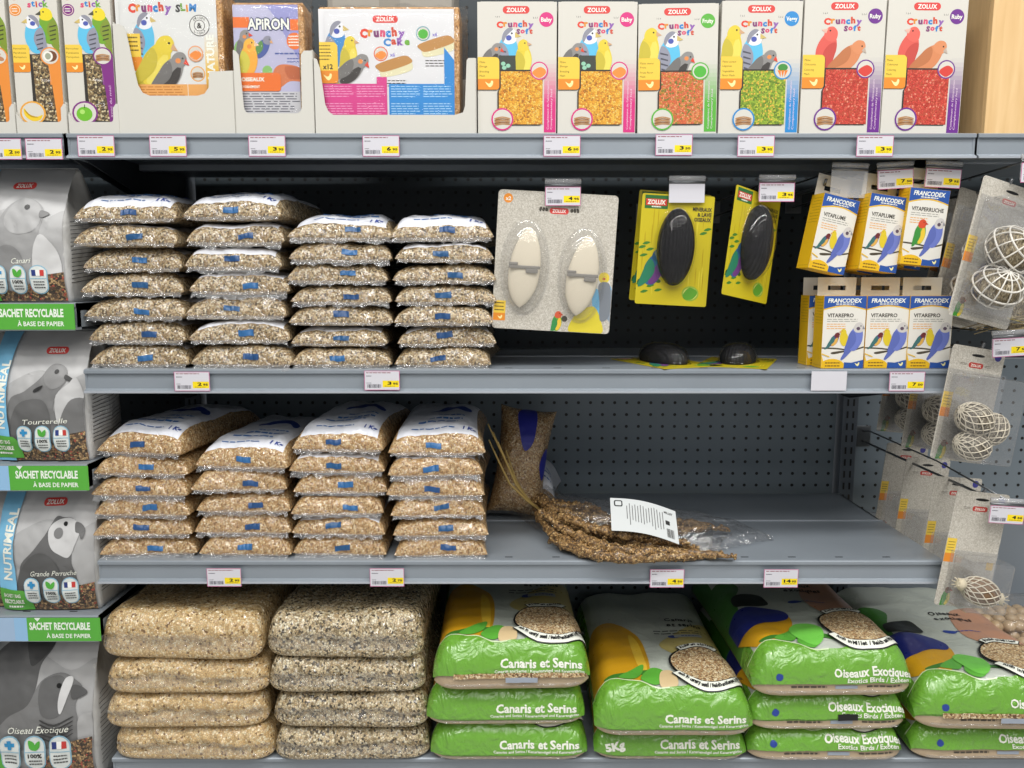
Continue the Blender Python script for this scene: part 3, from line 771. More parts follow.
green_bag('exotic', 'upper green exotic bird feed bag at the far right beside the nuts', (.780, -0.030, cz+.0605), .27, .42, .085, 70, -.02, window=True)
# ------------------------------------------------------------------ goods on the top shelf
WBOX = ink('#cfccc3', .45); ORANGE = ink('#e08a2a', .4); YTAB = ink('#e8c548', .4); DK = ink('#2a2622', .5)
TRAYM = ink('#cac8c0', .5)
def scale_at(px, py, Y):
    a = P(px-20, py, Y); b = P(px+20, py, Y); return (b.x-a.x)/40
def crumb(name, cols, sc=230): return seeds(name, cols, sc, 0, 0, gap=.6)
C_YEL = crumb('egg_mash_yellow', (('#e8a52a', 5), ('#f0bb45', 4), ('#d98a22', 3), ('#a86a20', .7), ('#f4d070', 1)), 420)
C_ORG = crumb('egg_mash_fruit', (('#d8663a', 5), ('#e08850', 3), ('#b8842f', 2), ('#6f7a2c', 1), ('#e5a070', 1)), 420)
C_GRN = crumb('egg_mash_green', (('#8fae2c', 5), ('#b5c23a', 3), ('#6f9020', 3), ('#e0b840', 1.4), ('#5c7a1e', 1)), 420)
C_RED = crumb('egg_mash_red', (('#d0402f', 6), ('#dd5a45', 3), ('#b8301f', 3), ('#e88a70', 1), ('#c04a2c', 2)), 420)
def circ_pic(a, x, y, r, ring, kind):
    a.ell(x, y, r, r, ink(ring)); a.ell(x, y, r*.86, r*.86, WBOX)
    def dome(h): a.sp([(x-r*.75, y+.1*r), (x-.3*r, y-.25*r), (x+.2*r, y-.4*r), (x+.7*r, y-.1*r), (x+r*.7, y+.35*r), (x, y+.8*r), (x-r*.7, y+.4*r)], ink(h))
    if kind == 'orange': dome('#e88a3c')
    if kind == 'green': a.ell(x, y+.05*r, r*.7, r*.65, ink('#4fae3c'))
    if kind == 'red': dome('#cf4038')
    if kind == 'carrot':
        a.ell(x, y-.3*r, r*.55, r*.4, ink('#3f8a3a'))
        for q in (-.4, 0, .4): a.poly([(x+q*r-.18*r, y), (x+q*r+.18*r, y), (x+q*r*.5, y+.75*r)], ink('#e07a2a'))
    if kind == 'worm':
        for j in range(5): a.sp([(x-r*.7, y-.1*r+j*.14*r), (x, y-.25*r+j*.15*r), (x+r*.7, y-.1*r+j*.13*r), (x+r*.6, y-.02*r+j*.13*r), (x, y-.14*r+j*.15*r), (x-r*.6, y+.0*r+j*.14*r)], ink(('#b08050', '#8f6238')[j % 2]), 3)
    if kind == 'coconut': a.ell(x+.1*r, y, r*.62, r*.6, ink('#6f4428')); a.ell(x-.2*r, y, r*.5, r*.55, ink('#e9e6dc')); a.ell(x-.2*r, y, r*.3, r*.36, ink('#9aa08c'))
    if kind == 'nut':
        for q in (-.3, .25): a.ell(x+q*r*.6, y+q*r, r*.5, r*.25, ink('#b8805a'), rot=.3)
    if kind == 'banana':
        a.sp([(x-r*.7, y-.3*r), (x-r*.6, y-.35*r), (x-.3*r, y+.1*r), (x+.3*r, y+.3*r), (x+.75*r, y+.15*r), (x+.5*r, y+.6*r), (x-.1*r, y+.65*r), (x-.6*r, y+.25*r)], ink('#e5c32c'))
        a.sp([(x-r*.6, y-.3*r), (x-.2*r, y+.15*r), (x+.4*r, y+.35*r), (x-.1*r, y+.35*r), (x-.5*r, y)], ink('#b8941c'))
    if kind == 'apple': a.ell(x-.05*r, y+.08*r, r*.62, r*.6, ink('#6cb52c')); a.ell(x-.2*r, y-.1*r, r*.2, r*.2, ink('#a8d86a')); a.rect(x-.03*r, y-.7*r, x+.03*r, y-.4*r, DK)
def chick(a, x, y, s): a.sp([(x-s, y-.5*s), (x-.3*s, y-.1*s), (x+.2*s, y-.2*s), (x+.4*s, y-.7*s), (x+.8*s, y-.6*s), (x+.7*s, y+.2*s), (x+.2*s, y+.7*s), (x-.3*s, y+.5*s)], ink('#f0e6a0'), 3)
def carton(mb, w, d, h, m, sidem=None):
    mb.box(0, w, 0, d, 0, h, m)
def soft_box(px0, px1, pyt, var, label, Y=.012, ry=0, rz=0):
    x0, x1 = PX(px0, ZT, Y), PX(px1, ZT, Y); w = x1-x0; h = P((px0+px1)/2, pyt, Y).z-ZT
    t = thing('seed_mash_box', label, 'box', (x0, Y, ZT+.0002), (0, ry, rz), 'tall boxes of bird mash on the top shelf')
    mb = MB(); mb.box(0, w, 0, .062, 0, h, WBOX)
    col = {'baby': '#d0307c', 'fruit': '#58ab3c', 'veg': '#2a86c8', 'ruby': '#6a2a88'}[var]
    fill = {'baby': C_YEL, 'fruit': C_ORG, 'veg': C_GRN, 'ruby': C_RED}[var]
    a = Art(0, 132, w/80, -h/130, clip=(.0003, w-.0003, .0003, h-.0003))
    brand(a, 39, 9.7, 27, 7.4)
    a.fun('Crunchy', 19, 26, 38, 5.6, logo_cols(), .06, up=-1); a.fun('Soft', 39, 32.5, 17, 4.6, logo_cols()[2:], .06, up=-1)
    for q in (-1, 0, 1):
        a.poly([(20+q*1.6, 17-.3*abs(q)), (20.6+q*1.6, 17), (20.2+q*2.2, 15.2)], DK); a.poly([(58+q*1.6, 18), (58.6+q*1.6, 18), (58.6+q*2.4, 16)], DK)
    a.ell(69.5, 19, 7.2, 7.2, ink(col), 24); a.text({'baby': 'Baby', 'fruit': 'Fruity', 'veg': 'Veggy', 'ruby': 'Ruby'}[var], 69.5, 21, 11, 4, WHT, .03, 'c', rot=-.0, up=-1)
    a.vgrad(67.5, 58, 79.5, 100, '#cfccc3', col); a.rect(67.5, 99.5, 79.5, 130, ink(col))
    if var == 'ruby':
        bird(a, 17, 67, 39, '#d65a50', head='#e06458', wing='#c04840', beak='#e0b0a0', flip=-1, lean=.4)
        bird(a, 34, 71, 37, '#cf8458', head='#d48a5e', wing='#b87248', beak='#b8a89a', lean=-.65)
    elif var == 'baby':
        budgie(a, 29, 72, 44, 1, tail=False); finch(a, 6, 68, 30, 1, lean=-.5)
        a.rect(21, 54, 40, 68, ink('#3a3f38'))
        for q in ((26, 62), (31, 64), (27, 66)): a.ell(*q, 2.3, 2, ink('#8fc4a8'))
        canary(a, 48, 72, 33, 1, lean=.15)
    else:
        canary(a, 10, 66, 40, 1, tail=False); budgie(a, 30, 74, 44, 1, tail=False); finch(a, 31, 78, 35, 1, lean=-.6)
    a.poly([(21, 68), (64, 68), (64, 123), (20, 123), (20, 90), (22, 86)], DK)
    a.poly([(23.5, 69.5), (66, 69.5), (66, 122), (21.5, 122), (21.5, 89), (23.5, 86)], fill)
    a.rr(-4, 56, 22.5, 88, 4, DK, (0, 1, 1, 0)); a.rr(-4, 55.6, 22, 77, 4, YTAB, (0, 1, 0, 0)); a.rr(-4, 77, 22, 87.6, 3, ORANGE, (0, 0, 1, 0)); chick(a, 12, 82, 4.5)
    tx = {'baby': ('Pâtée', 'Elevage', 'Breeding', 'Mash'), 'fruit': ('Pâtée saveur', 'Fruits', 'Fruits flavor', 'Mash'), 'veg': ('Pâtée saveur', 'Légumes', 'Vegetables', 'flavor Mash'), 'ruby': ('Pâtée', 'Colorante', 'Coloring', 'Mash')}[var]
    for i, s in enumerate(tx): a.text(s, 2, 61.5+i*4.1+(1 if i > 1 else 0), None, 1.9, ink('#6a5a20'), 0, 'l', up=-1)
    circ_pic(a, 62.5, 69, 9, col, {'baby': 'orange', 'fruit': 'green', 'veg': 'carrot', 'ruby': 'red'}[var])
    circ_pic(a, 25, 117, 11.3, col, 'worm')
    for q in (70.8, 74.2): a.text('Complément de l\'alimentation Ruby'.replace(' Ruby', '') if q < 72 else 'Complementary feed', q+1.6, 127, 48 if q < 72 else 40, 1.9, ink('#e6cfe0'), 0, 'l', rot=-math.pi/2, up=-1)
    a.emit(mb, flat_map(0), .0001, .00006)
    mb.build('carton', t)
    mb = MB(); mb.box(w*.04, w*.96, .001, .061, h, h+.0008, ink('#d5d2c8', .5)); mb.build('top_flap', t)
    return t
soft_box(478, 556, 2, 'baby', 'pink edged box of yellow mash standing nearest the wide cake pack')
soft_box(557.5, 635, 2, 'baby', 'pink edged box of yellow mash standing beside the green edged box')
soft_box(637.5, 716, 4.5, 'fruit', 'green edged box of orange red mash with a green round badge', ry=-.012)
soft_box(718, 797, 1, 'veg', 'blue edged box of green mash with a blue round badge')
soft_box(799, 879, -2, 'ruby', 'purple edged box of red mash beside the blue edged box')
soft_box(880, 958, -2, 'ruby', 'purple edged box of red mash beside the wooden box', ry=.008)
# trays ------------------------------------------------------------
def tray(px0, px1, cut, label, Y=.004, d=.16, hl=28, hr=28, group=None):
    """white cardboard display tray; cut = front outline in photo px, clockwise from bottom left"""
    x0, x1 = PX(px0, ZT, Y), PX(px1, ZT, Y); k = scale_at((px0+px1)/2, 100, Y)
    t = thing('display_tray', label, 'cardboard tray', (x0, Y, ZT+.0002), (0, 0, 0), group)
    pts = [((x-px0)*k, max(0, (132.5-y)*k)) for x, y in cut]
    mb = MB(); mb.prism(pts, 'y', 0, .0014, TRAYM); mb.build('front_panel', t)
    w = x1-x0; hL, hR = (132.5-hl)*k, (132.5-hr)*k
    for a, b, h, in ((0, .0014, hL), (w-.0014, w, hR)):
        mb = MB(); mb.box(a, b, .0014, d, 0, h, TRAYM); mb.build('side_panel', t)
    mb = MB(); mb.box(0, w, d, d+.0014, 0, max(hL, hR), TRAYM); mb.build('rear_panel', t)
    mb = MB(); mb.box(.0014, w-.0014, .0014, d, 0, .0012, TRAYM); mb.build('base', t)
    return t
def rcut(x0, x1, yb, yl, yr, cx0, cx1, cy, r=7, slant=4):
    pts = [(x0, yb), (x0, yl), (cx0-slant-3, yl), (cx0-slant, yl+4)]
    for k in range(5): an = R(180-k*22.5); pts.append((cx0+r+r*math.cos(an), cy-r+r*math.sin(an)))
    for k in range(5): an = R(90-k*22.5); pts.append((cx1-r+r*math.cos(an), cy-r+r*math.sin(an)))
    pts += [(cx1+slant*.3, yr+4), (cx1+slant*.3+3, yr), (x1, yr), (x1, yb)]
    return pts
STICK = seeds('seed_stick', (('#8a7048', 4), ('#b8a070', 3), ('#5c4a30', 3), ('#d8c8a0', 2), ('#3a2f20', 2)), 380, .3, .6)
def stick_box(ox, var, label, tlabel):
    """ox = photo x of the box's left edge; front is 43 px wide"""
    px0, px1 = ox, ox+47; Y = .007
    x0, x1 = PX(px0, ZT, Y), PX(px1, ZT, Y); w = x1-x0; pt = -8; k = w/47; h = (131-pt)*k
    t = thing('seed_stick_box', label, 'box', (x0+.001, Y, ZT+.0016), (0, 0, 0), 'seed stick boxes in white trays')
    col = {'coconut': '#e08a38', 'honey': '#7a2a7c', 'nut': '#e08a38'}[var]
    mb = MB(); mb.box(0, w, 0, .03, 0, h, WBOX)
    a = Art(0, 131, w/42, -k, clip=(.0003, w-.0003, .0003, h-.0003))
    a.fun('Crunchy', 1, 4, 34, 6.5, logo_cols(), .06, up=-1); a.fun('stick', 16, 11.5, 19, 5.5, logo_cols()[3:], .04, up=-1)
    a.ell(5, 14.5, 5.6, 5.6, ink(col)); a.ell(5, 14.5, 4.5, 4.5, ink('#f2e2cc')); a.ell(5, 14.5, 4, 4, ink(col)); a.lines(2.4, 13, 7.6, 2, 2.2, .9, WHT)
    gbudgie(a, 34, 47, 34, -1); budgie(a, 22, 56, 36, -1)
    a.rect(15, 56, 36, 131, DK); a.poly([(17, 57), (36, 57), (36, 120), (24, 119), (18, 100)], STICK)
    a.vgrad(31.5, 56, 41.6, 85, '#cfccc3', col); a.poly([(30, 60), (42, 56), (42, 131), (36.5, 131), (33, 84)], ink(col))
    a.rr(-3, 47, 15, 73, 3, YTAB, (0, 1, 1, 0)); a.rr(-3, 64, 15, 73, 2, ORANGE, (0, 0, 1, 0)); chick(a, 8, 68.5, 3)
    for i, s in enumerate(('Perruches', 'Parakeets', 'Periquitos', 'Tzipi')[:3]): a.text(s, 1, 51.5+i*4, 11, 1.7, ink('#6a5a20'), 0, up=-1)
    circ_pic(a, 33, 58, 8.6, col, {'coconut': 'coconut', 'honey': 'worm', 'nut': 'nut'}[var])
    circ_pic(a, 14, 112, 11.5, {'coconut': '#e0a038', 'honey': '#7a2a7c', 'nut': '#e0a038'}[var], {'coconut': 'banana', 'honey': 'apple', 'nut': 'nut'}[var])
    if var == 'honey': a.text('avec du miel', 38.5, 116, 30, 2, ink('#d8b8d8'), 0, 'l', rot=-math.pi/2, up=-1)
    a.emit(mb, flat_map(0), .0001, .00006); mb.build('carton', t)
    tray(ox-1, ox+49.5, rcut(ox-1, ox+49.5, 132.5, 114, 104, ox+4, ox+44, 121.5, 3, 1), tlabel, Y=.003, d=.05, hl=112, hr=102, group='white trays of seed sticks')
stick_box(70.5, 'honey', 'purple edged seed stick box with a green apple picture', 'white cardboard tray around the purple edged seed stick box')
stick_box(18.5, 'coconut', 'orange edged seed stick box with a banana picture', 'white cardboard tray around the seed stick box with bananas')
stick_box(-33, 'nut', 'seed stick box cut off at the left picture edge', 'white tray cut off at the left picture edge')
# slim cakes -------------------------------------------------------
CAKE = seeds('pressed_cake', (('#c8955a', 4), ('#b5824a', 3), ('#dcb07a', 3), ('#8f6234', 1)), 500, .5, .6, gap=.7)
def packet(px0, px1, pyt, pyb, d, name, label, cat, Y, artf, filmx=.006, filmtop=.012, side=True):
    x0, x1 = PX(px0, ZT, Y), PX(px1, ZT, Y); w = x1-x0; k = w/(px1-px0); h = (pyb-pyt)*k
    t = thing(name, label, cat, (x0, Y, ZT+.0016), (0, 0, 0))
    mb = MB(); mb.box(0, w+.002, .0012, d, 0, h+.004, CAKE); mb.build('cake_block', t, bevel=.003)
    mb = MB(); mb.box(0, w-.006, 0, .001, 0, h, WBOX); a = Art(px0, pyb, k, -k, clip=(0, w-.006, 0, h)); artf(a); a.emit(mb, flat_map(0), .0001, .00006); mb.build('printed_card', t)
    # loose clear wrapping
    mb = MB(); vs = []; NX, NZ = 26, 26
    def q(i, j, side):
        u, v = i/NX, j/NZ; x = -filmx+u*(w+2*filmx+.004); z = .001+v*(h+filmtop+.002)
        e = noise.noise(Vector((x*50, z*50, px0+side*9)))
        pinch = max(0, (v-.9)/.1)
        y = (-.004+.002*e)*(1-pinch)+pinch*(d*.4) if side == 0 else (d+.004+.002*e)*(1-pinch)+pinch*(d*.45)
        edge = min(1, min(u, 1-u)*14); y = y*edge+(d*.45)*(1-edge)
        return (x+.004*pinch*e, y, z+.006*pinch*e)
    for s in (0, 1): vs += [q(i, j, s) for i in range(NX+1) for j in range(NZ+1)]
    n1 = (NX+1)*(NZ+1); fs = []
    for s in (0, 1):
        for i in range(NX):
            for j in range(NZ): fs.append(tuple(s*n1+p for p in (i*(NZ+1)+j, (i+1)*(NZ+1)+j, (i+1)*(NZ+1)+j+1, i*(NZ+1)+j+1)))
    mb.add(vs, fs, film('wrap_film', .015, wrinkle=.35, wscale=22)); mb.build('clear_wrap', t, smooth=True)
    return t
def art_slim(a):
    a.rect(100, -40, 300, 140, ink('#d9dad8', .3, .3)); 
    a.fun('Crunchy', 135.5, 14, 43, 7.5, logo_cols(), .07, up=-1); a.fun('SLiM', 182, 14, 21, 6.5, [ink('#333'+'333'), ink('#6a9a3a'), ink('#d98a2b'), ink('#2f7fc4')], .05, up=-1)
    a.vgrad(209, 34, 222, 70, '#d9dad8', '#e0b84a', 8); a.rect(209, 69, 222, 120, ink('#e0b04a')); a.text('NATURE', 218, 78, 42, 7, WHT, .04, 'l', rot=-math.pi/2, up=-1)
    budgie(a, 148, 60, 44, 1, tail=False)
    a.rect(128, 35, 146, 57, YTAB); a.rect(128, 57, 147, 70, ORANGE); a.lines(133, 38, 144, 4, 4, 1.3, ink('#5a4a1a'))
    canary(a, 149, 84, 52, 1, lean=-.42); finch(a, 164, 89, 42, 1, lean=-.5)
    a.ell(205, 27.5, 10, 10, DK, 28); a.ell(205, 27.5, 9.3, 9.3, ink('#dcdcd8'), 28); a.ell(205, 27.5, 5.4, 5.4, DK, 24); a.ell(205, 27.5, 4.8, 4.8, ink('#dcdcd8'), 24); a.text('&', 205, 30, None, 5, DK, .03, 'c', up=-1)
    for s, y0 in (('CRISPY', -1), ('LIGHT', 1)):
        for i, ch in enumerate(s):
            an = R((-140+100*(i+.5)/len(s)) if y0 < 0 else (140-100*(i+.5)/len(s))); a.text(ch, 205+7.3*math.cos(an), 27.5+7.3*math.sin(an)+(1 if y0 < 0 else 1), None, 2.1, DK, .02, 'c', up=-1)
    circ_pic(a, 200, 54, 7.6, '#e09a6a', 'orange'); circ_pic(a, 201, 73, 7.4, '#e0a050', 'worm')
    a.rect(100, 83, 210, 130, ink('#e0a35c')); a.lines(143, 85, 188, 4, 2.6, .9, ink('#c07a30')); a.rect(190.5, 83, 191, 100, WHT)
packet(123, 226, -6, 130, .075, 'slim_cake_packet', 'wrapped slim bird cake packet with yellow canary picture in a white tray', 'packet', .012, art_slim)
packet(229, 231.5, 2, 130, .06, 'biscuit_packet', 'narrow brown biscuit edge standing between the two white trays', 'packet', .03, lambda a: None, .001) if False else None
tray(119.5, 236, [(119.5, 132.5), (119.5, 28), (126, 28), (130, 30), (132.5, 36), (138, 70), (141, 86), (145, 93), (152, 96), (200, 96), (207, 94), (211.5, 88), (212, 78), (213, 73), (236, 72), (236, 132.5)], 'white cardboard tray with a deep cut holding the slim cakes', hl=26, hr=72)
def art_api(a):
    a.rect(200, -40, 350, 140, ink('#b5b4cf', .3, .3)); a.poly([(270, 8), (310, 8), (310, 60), (290, 40), (280, 20)], ink('#8f90c4', .3, .3))
    a.rect(200, 19.5, 254, 29.5, ink('#e2702c')); a.rect(294, 21.5, 310, 32, ink('#e2702c')); chick(a, 303, 26, 2.5)
    for dx, dy in ((-.7, 0), (.7, 0), (0, .7), (0, -.7)): a.text('APiRON', 252+dx, 31+dy, 41, 10, ink('#23305e'), .05, 'l', up=-1)
    a.text('APiRON', 252, 31, 41, 10, WHT, .03, 'l', up=-1)
    a.ell(244, 55, 7, 14, ink('#86b568')); a.ell(270, 70, 5, 5, ink('#86b568'))
    finch(a, 247, 62, 30, 1, tail=False); bird(a, 260, 58, 24, '#4a5a9a', head='#8a8a98', wing='#5a8a4a', lean=-.5)
    bird(a, 251, 76, 36, '#e8a53a', head='#e8b040', wing='#c8c04a', beak='#e0c0a0', cheek='#e08a3a')
    a.ell(298, 42, 8, 8, ink('#e2702c')); a.lines(292, 37, 304, 4, 2.8, 1.1, WHT)
    a.lines(278, 53, 306, 1, 1, 1.5, ink('#4a5a9a')); a.lines(290, 58, 306, 2, 3, 1.1, ink('#4a5a9a'))
    a.sp([(276, 70), (284, 64), (300, 66), (306, 72), (306, 80), (292, 80), (282, 86), (276, 82)], ink('#c8744a')); a.sp([(288, 66), (306, 68), (306, 76), (296, 78), (290, 76)], ink('#b5603a'))
    a.rr(240, 72, 283, 89.5, 3, ink('#e2702c'), (0, 1, 1, 0)); a.text('OISEAUX', 244, 80, 23, 3.6, WHT, .04, up=-1); a.text('D\'ORNEMENT', 244, 86.5, 18, 2.4, WHT, .03, up=-1)
    a.rect(200, 89.8, 310, 140, ink('#c2c2c6')); a.lines(243, 91.5, 302, 9, 2.4, .9, ink('#5a5a66'))
packet(238, 306, 8, 130, .05, 'biscuit_packet', 'wrapped lavender and orange bird biscuit packet in the narrow white tray', 'packet', .012, art_api, filmtop=.016)
tray(236.5, 315, rcut(236.5, 315, 132.5, 53, 53, 245, 303, 113, 6, 3), 'narrow white cardboard tray holding the lavender biscuit packet', hl=52, hr=52, d=.12)
def art_cake(a):
    a.rect(300, -40, 500, 140, ink('#dcdcde', .3, .3))
    budgie(a, 337, 68, 44, 1, col='#3f86c4'); canary(a, 350, 72, 34, 1)
    finch(a, 340, 82, 38, 1, lean=-.75)
    a.rr(315, 43, 340, 82, 5, YTAB, (0, 1, 1, 0)); a.rr(315, 70, 340, 82, 3, ORANGE, (0, 0, 1, 0)); chick(a, 330, 76, 4.5); a.text('x12', 325, 68.5, 10, 4.5, DK, .03, up=-1); a.lines(321, 46, 334, 5, 3.2, 1, ink('#6a5a20'))
    brand(a, 387.5, 21.5, 25, 7)
    a.fun('Crunchy', 362, 37.5, 45, 7.5, logo_cols(), .07, up=-1); a.fun('Cake', 385, 45.5, 27, 6.5, logo_cols()[4:], .05, up=-1)
    for cx, cy, rg, kd in ((382.5, 54, '#d8603a', 'orange'), (424.5, 35, '#6a9aa8', 'green')):
        circ_pic(a, cx, cy, 7, rg, kd); a.text('x6', cx+9, cy+2.5, 5, 3.5, ink('#7a6ac0'), .02, up=-1)
        bx, by = cx-4, cy+10
        a.sp([(bx, by), (bx+28, by-7), (bx+34, by-3), (bx+33, by+6), (bx+7, by+12), (bx+2, by+6)], ink('#dcd6b0')); a.sp([(bx, by), (bx+25, by-8), (bx+33, by-6), (bx+33, by-1), (bx+8, by+7), (bx+1, by+5)], ink('#b8864a'))
        a.lines(bx+6, by+15, bx+30, 3, 2.5, .9, DK)
    a.poly([(324, 82.5), (378, 82.5), (378, 76), (388, 76), (388, 115), (324, 115)], ink('#cf3f86')); a.poly([(390, 82.5), (445, 82.5), (445, 48), (455, 60), (455, 115), (390, 115)], ink('#2f86cc'))
    for x0, m in ((326, '#e59ac0'), (358, '#e59ac0'), (392, '#a8d0ea'), (424, '#a8d0ea')): a.lines(x0, 84.5, x0+29, 5, 2.4, .8, ink(m)); a.lines(x0, 101, x0+29, 5, 2.4, .8, ink(m))
packet(322, 459, 12, 130, .07, 'cake_pack', 'wide clear wrapped cake pack with pink and blue print in a tray', 'packet', .012, art_cake, filmx=.008)
tray(316, 476.5, [(316, 132.5), (316, 60), (319, 61), (322, 70), (326, 104), (329, 111), (334, 114.5), (456, 114.5), (464, 112), (466, 106), (468, 62), (470, 60), (476.5, 60), (476.5, 132.5)], 'wide white cardboard tray holding the pink and blue cake pack', hl=60, hr=60, d=.12)
# goods standing behind the front row
t = thing('cardboard_carton', 'grey beige carton standing behind the wide cake pack', 'box', (PX(330, ZT, .2), .2, ZT+.0005), (0, 0, 0))
mb = MB(); mb.box(0, .215, 0, .15, 0, .33, ink('#a09a90', .6)); mb.build('carton_body', t, bevel=.012)
mb = MB(); mb.box(.09, .125, -.0004, .1504, .02, .3303, ink('#8f887c', .4)); mb.build('closing_tape', t)
# wooden box at the far right
t = thing('wooden_box', 'plain pale wooden box at the right end of the top shelf', 'wooden box', (PX(984, ZT, .012), .012, ZT+.0004), (0, 0, 0))
WD = wood('pale_plywood', '#d2ac76', '#dfbd8a'); WD2 = wood('pale_plywood_side', '#c9a878', '#bb9a6c', 9)
mb = MB(); mb.box(0, .16, 0, .008, 0, .25, WD); mb.build('front_board', t, bevel=.0008)
mb = MB(); mb.box(0, .008, .0082, .17, 0, .25, WD2); mb.build('side_board', t, bevel=.0008)
mb = MB(); mb.box(.152, .16, .0082, .17, 0, .25, WD2); mb.build('side_board', t, bevel=.0008)
mb = MB(); mb.box(.0082, .1518, .162, .17, 0, .25, WD); mb.build('rear_board', t, bevel=.0008)
mb = MB(); mb.box(-.003, .163, -.003, .173, .2502, .258, WD); mb.build('lid', t, bevel=.001)
# ------------------------------------------------------------------ hooks with price holders
HOLD = film('holder_plastic', .10, wrinkle=.02, wscale=8, cloud=.28)
def hook(px, py, Y, pxt, pyt, label, price=None, tilt=0, wz=.018, blank=False, holder_only=False, w=.054, zback=None, yaw=0):
    """wire prong from the back panel to depth Y at photo (px,py); tag holder centred at photo (pxt,pyt)"""
    p = P(px, py, Y); q = P(pxt, pyt, Y-.012)
    t = thing('display_hook', label, 'display hook', (p.x, YB, p.z), (0, 0, 0), 'display hooks with price holders')
    L = YB-Y
    mb = MB(); mb.tube([(0, 0, .0), (0, -.02, 0), (0, -L+.02, -.0), (0, -L+.006, .003), (0, -L, .010)], .0023, CHROME, 8); mb.build('prong', t, smooth=True)
    mb = MB(); tx, tz = q.x-p.x, q.z-p.z
    mb.tube([(0, 0, .02), (0, -.03, .026), (tx*.6, -L*.6, .02+.3*tz), (tx, -L-.008, tz+.011)], .0016, CHROME, 8); mb.build('tag_wire', t, smooth=True)
    mb = MB(); mb.box(-.016, .016, -.003, 0, -.012, .032, CHROME); mb.build('back_plate', t, bevel=.001)
    h = MB(); h.box(-w/2, w/2, -.001, 0, -.0305, .001, HOLD) if not holder_only else h.box(-w/2, w/2, -.001, 0, -.045, .001, HOLD)
    hp = h.build('tag_holder', t, loc=(tx, -L-.011, tz+.009), rot=(0, tilt, yaw))
    m = MB(); m.tube([(-w/2, -.001, .003), (w/2, -.001, .003)], .0032, HOLD, 10); m.tube([(-w/2, -.001, -.0035), (w/2, -.001, -.0035)], .002, CHROME, 8); m.build('hinge_bar', hp, smooth=True)
    if not holder_only:
        mb = MB(); mb.box(-w/2+.0005, w/2-.0005, -.0018, -.0012, -.0335, -.006, CARD)
        a = tag_art(w-.001, .0275, price or '3.95', blank, int(px)); mb2 = lambda x, y, d: (x, -.0018-d, y-.0198)
        a.emit(mb, mb2, .0001, .00006); mb.build('price_card', hp)
    return t
hook(563, 205, .03, 563, 189, 'hook with price card holding the twin cuttlebone card', '4.95')
hook(686, 200, .03, 687, 186, 'hook with blank white card above a hanging black stone', blank=True)
hook(776, 196, .03, 777, 185, 'hook with price card over the tilted black stone pack', '3.95')
hook(826, 186, .03, 850, 173, 'hook with an empty clear holder above the leftmost vitamin box', holder_only=True, tilt=.03)
hook(884, 183, .03, 895, 172, 'hook with price card above the middle hanging vitamin box', '7.50', tilt=-.06)
hook(928, 180, .03, 944, 171, 'hook with price card above the rightmost hanging vitamin box', '9.95', tilt=.05)
# ------------------------------------------------------------------ hanging cards
CARDG = seeds('speckled_board', (('#bfb9ad', 4), ('#c9c4b9', 4), ('#b2ac9f', 3), ('#d2cec4', 2)), 700, 0, 0, gap=.95)
def rcard(w, h, r, m, y=0, th=.0008, hole=None):
    """rounded card with a real hanging hole"""
    mb = MB(); pts = []
    for cx, cz, a0 in ((w/2-r, h/2-r, 0), (-w/2+r, h/2-r, 90), (-w/2+r, -h/2+r, 180), (w/2-r, -h/2+r, 270)):
        for k in range(5): an = R(a0+k*22.5); pts.append((cx+r*math.cos(an), cz+r*math.sin(an)))
    mb.prism(pts, 'y', y, y+th, m); return mb
def dome_mesh(c, rx, rz, dep, m, flange=.004, n=28, p=2.2, vertical=True):
    """moulded clear blister: oval dome with a flat rim, bulging towards -Y"""
    mb = MB(); vs = []; J = 10
    for j in range(J+1):
        t = j/J; 
        for i in range(n):
            a = 2*math.pi*i/n; rr = math.cos(t*math.pi/2)**(.6); y = -dep*math.sin(t*math.pi/2)
            vs.append((c[0]+rx*rr*math.cos(a), c[1]+y, c[2]+rz*rr*math.sin(a)))
    for i in range(n):
        a = 2*math.pi*i/n; vs.append((c[0]+(rx+flange)*math.cos(a), c[1]-.0004, c[2]+(rz+flange)*math.sin(a)))
    fs = [(j*n+i, j*n+(i+1) % n, (j+1)*n+(i+1) % n, (j+1)*n+i) for j in range(J) for i in range(n)]
    o = (J+1)*n; fs += [(o+i, o+(i+1) % n, (i+1) % n, i) for i in range(n)]
    mb.add(vs, fs, m); return mb
def framed(px, py, Y): return P(px, py, Y), scale_at(px, py, Y)
# twin cuttlebones
loc, k = framed(554.5, 262.5, .022)
t = thing('cuttlebone_pack', 'grey speckled card with two white cuttlebones in clear blisters', 'cuttlebone pack', loc, (0, R(3.2), 0))
w, h = 119*k, 137*k
mb = rcard(w, h, .006, CARDG)
a = Art(554.5, 262.5, k, -k, clip=(-w/2+.0005, w/2-.0005, -h/2+.0005, h/2-.0005))
a.ell(505, 202, 4.6, 4.6, ORANGE); a.text('x2', 505, 204, 5.5, 3.6, WHT, .03, 'c', up=-1)
brand(a, 556, 212, 19, 6)
for s in (-1, 1):
    for j in range(3): a.sp([(556+s*(11+j*3), 211-j), (556+s*(13+j*3), 209), (556+s*(14+j*3), 212), (556+s*(12+j*3), 213)], ink('#4a463e'), 3)
a.rect(496, 303, 508, 316, YTAB); a.rect(496, 315.5, 508, 323, ORANGE); a.lines(497, 305, 507, 3, 3.5, 1, DK); chick(a, 503, 319.5, 2.6)
bird(a, 560, 331, 20, '#5aa03a', head='#d05a3a', wing='#3a8a4a', beak='#b83a2a', breast='#e8c040', tail=False)
bird(a, 607, 318, 46, '#6ab0d8', head='#dcd8d0', wing='#8a98a8', flip=-1, tail=False); a.sp([(572, 328), (580, 312), (596, 304), (604, 316), (606, 331), (580, 331)], ink('#d8c83a'))
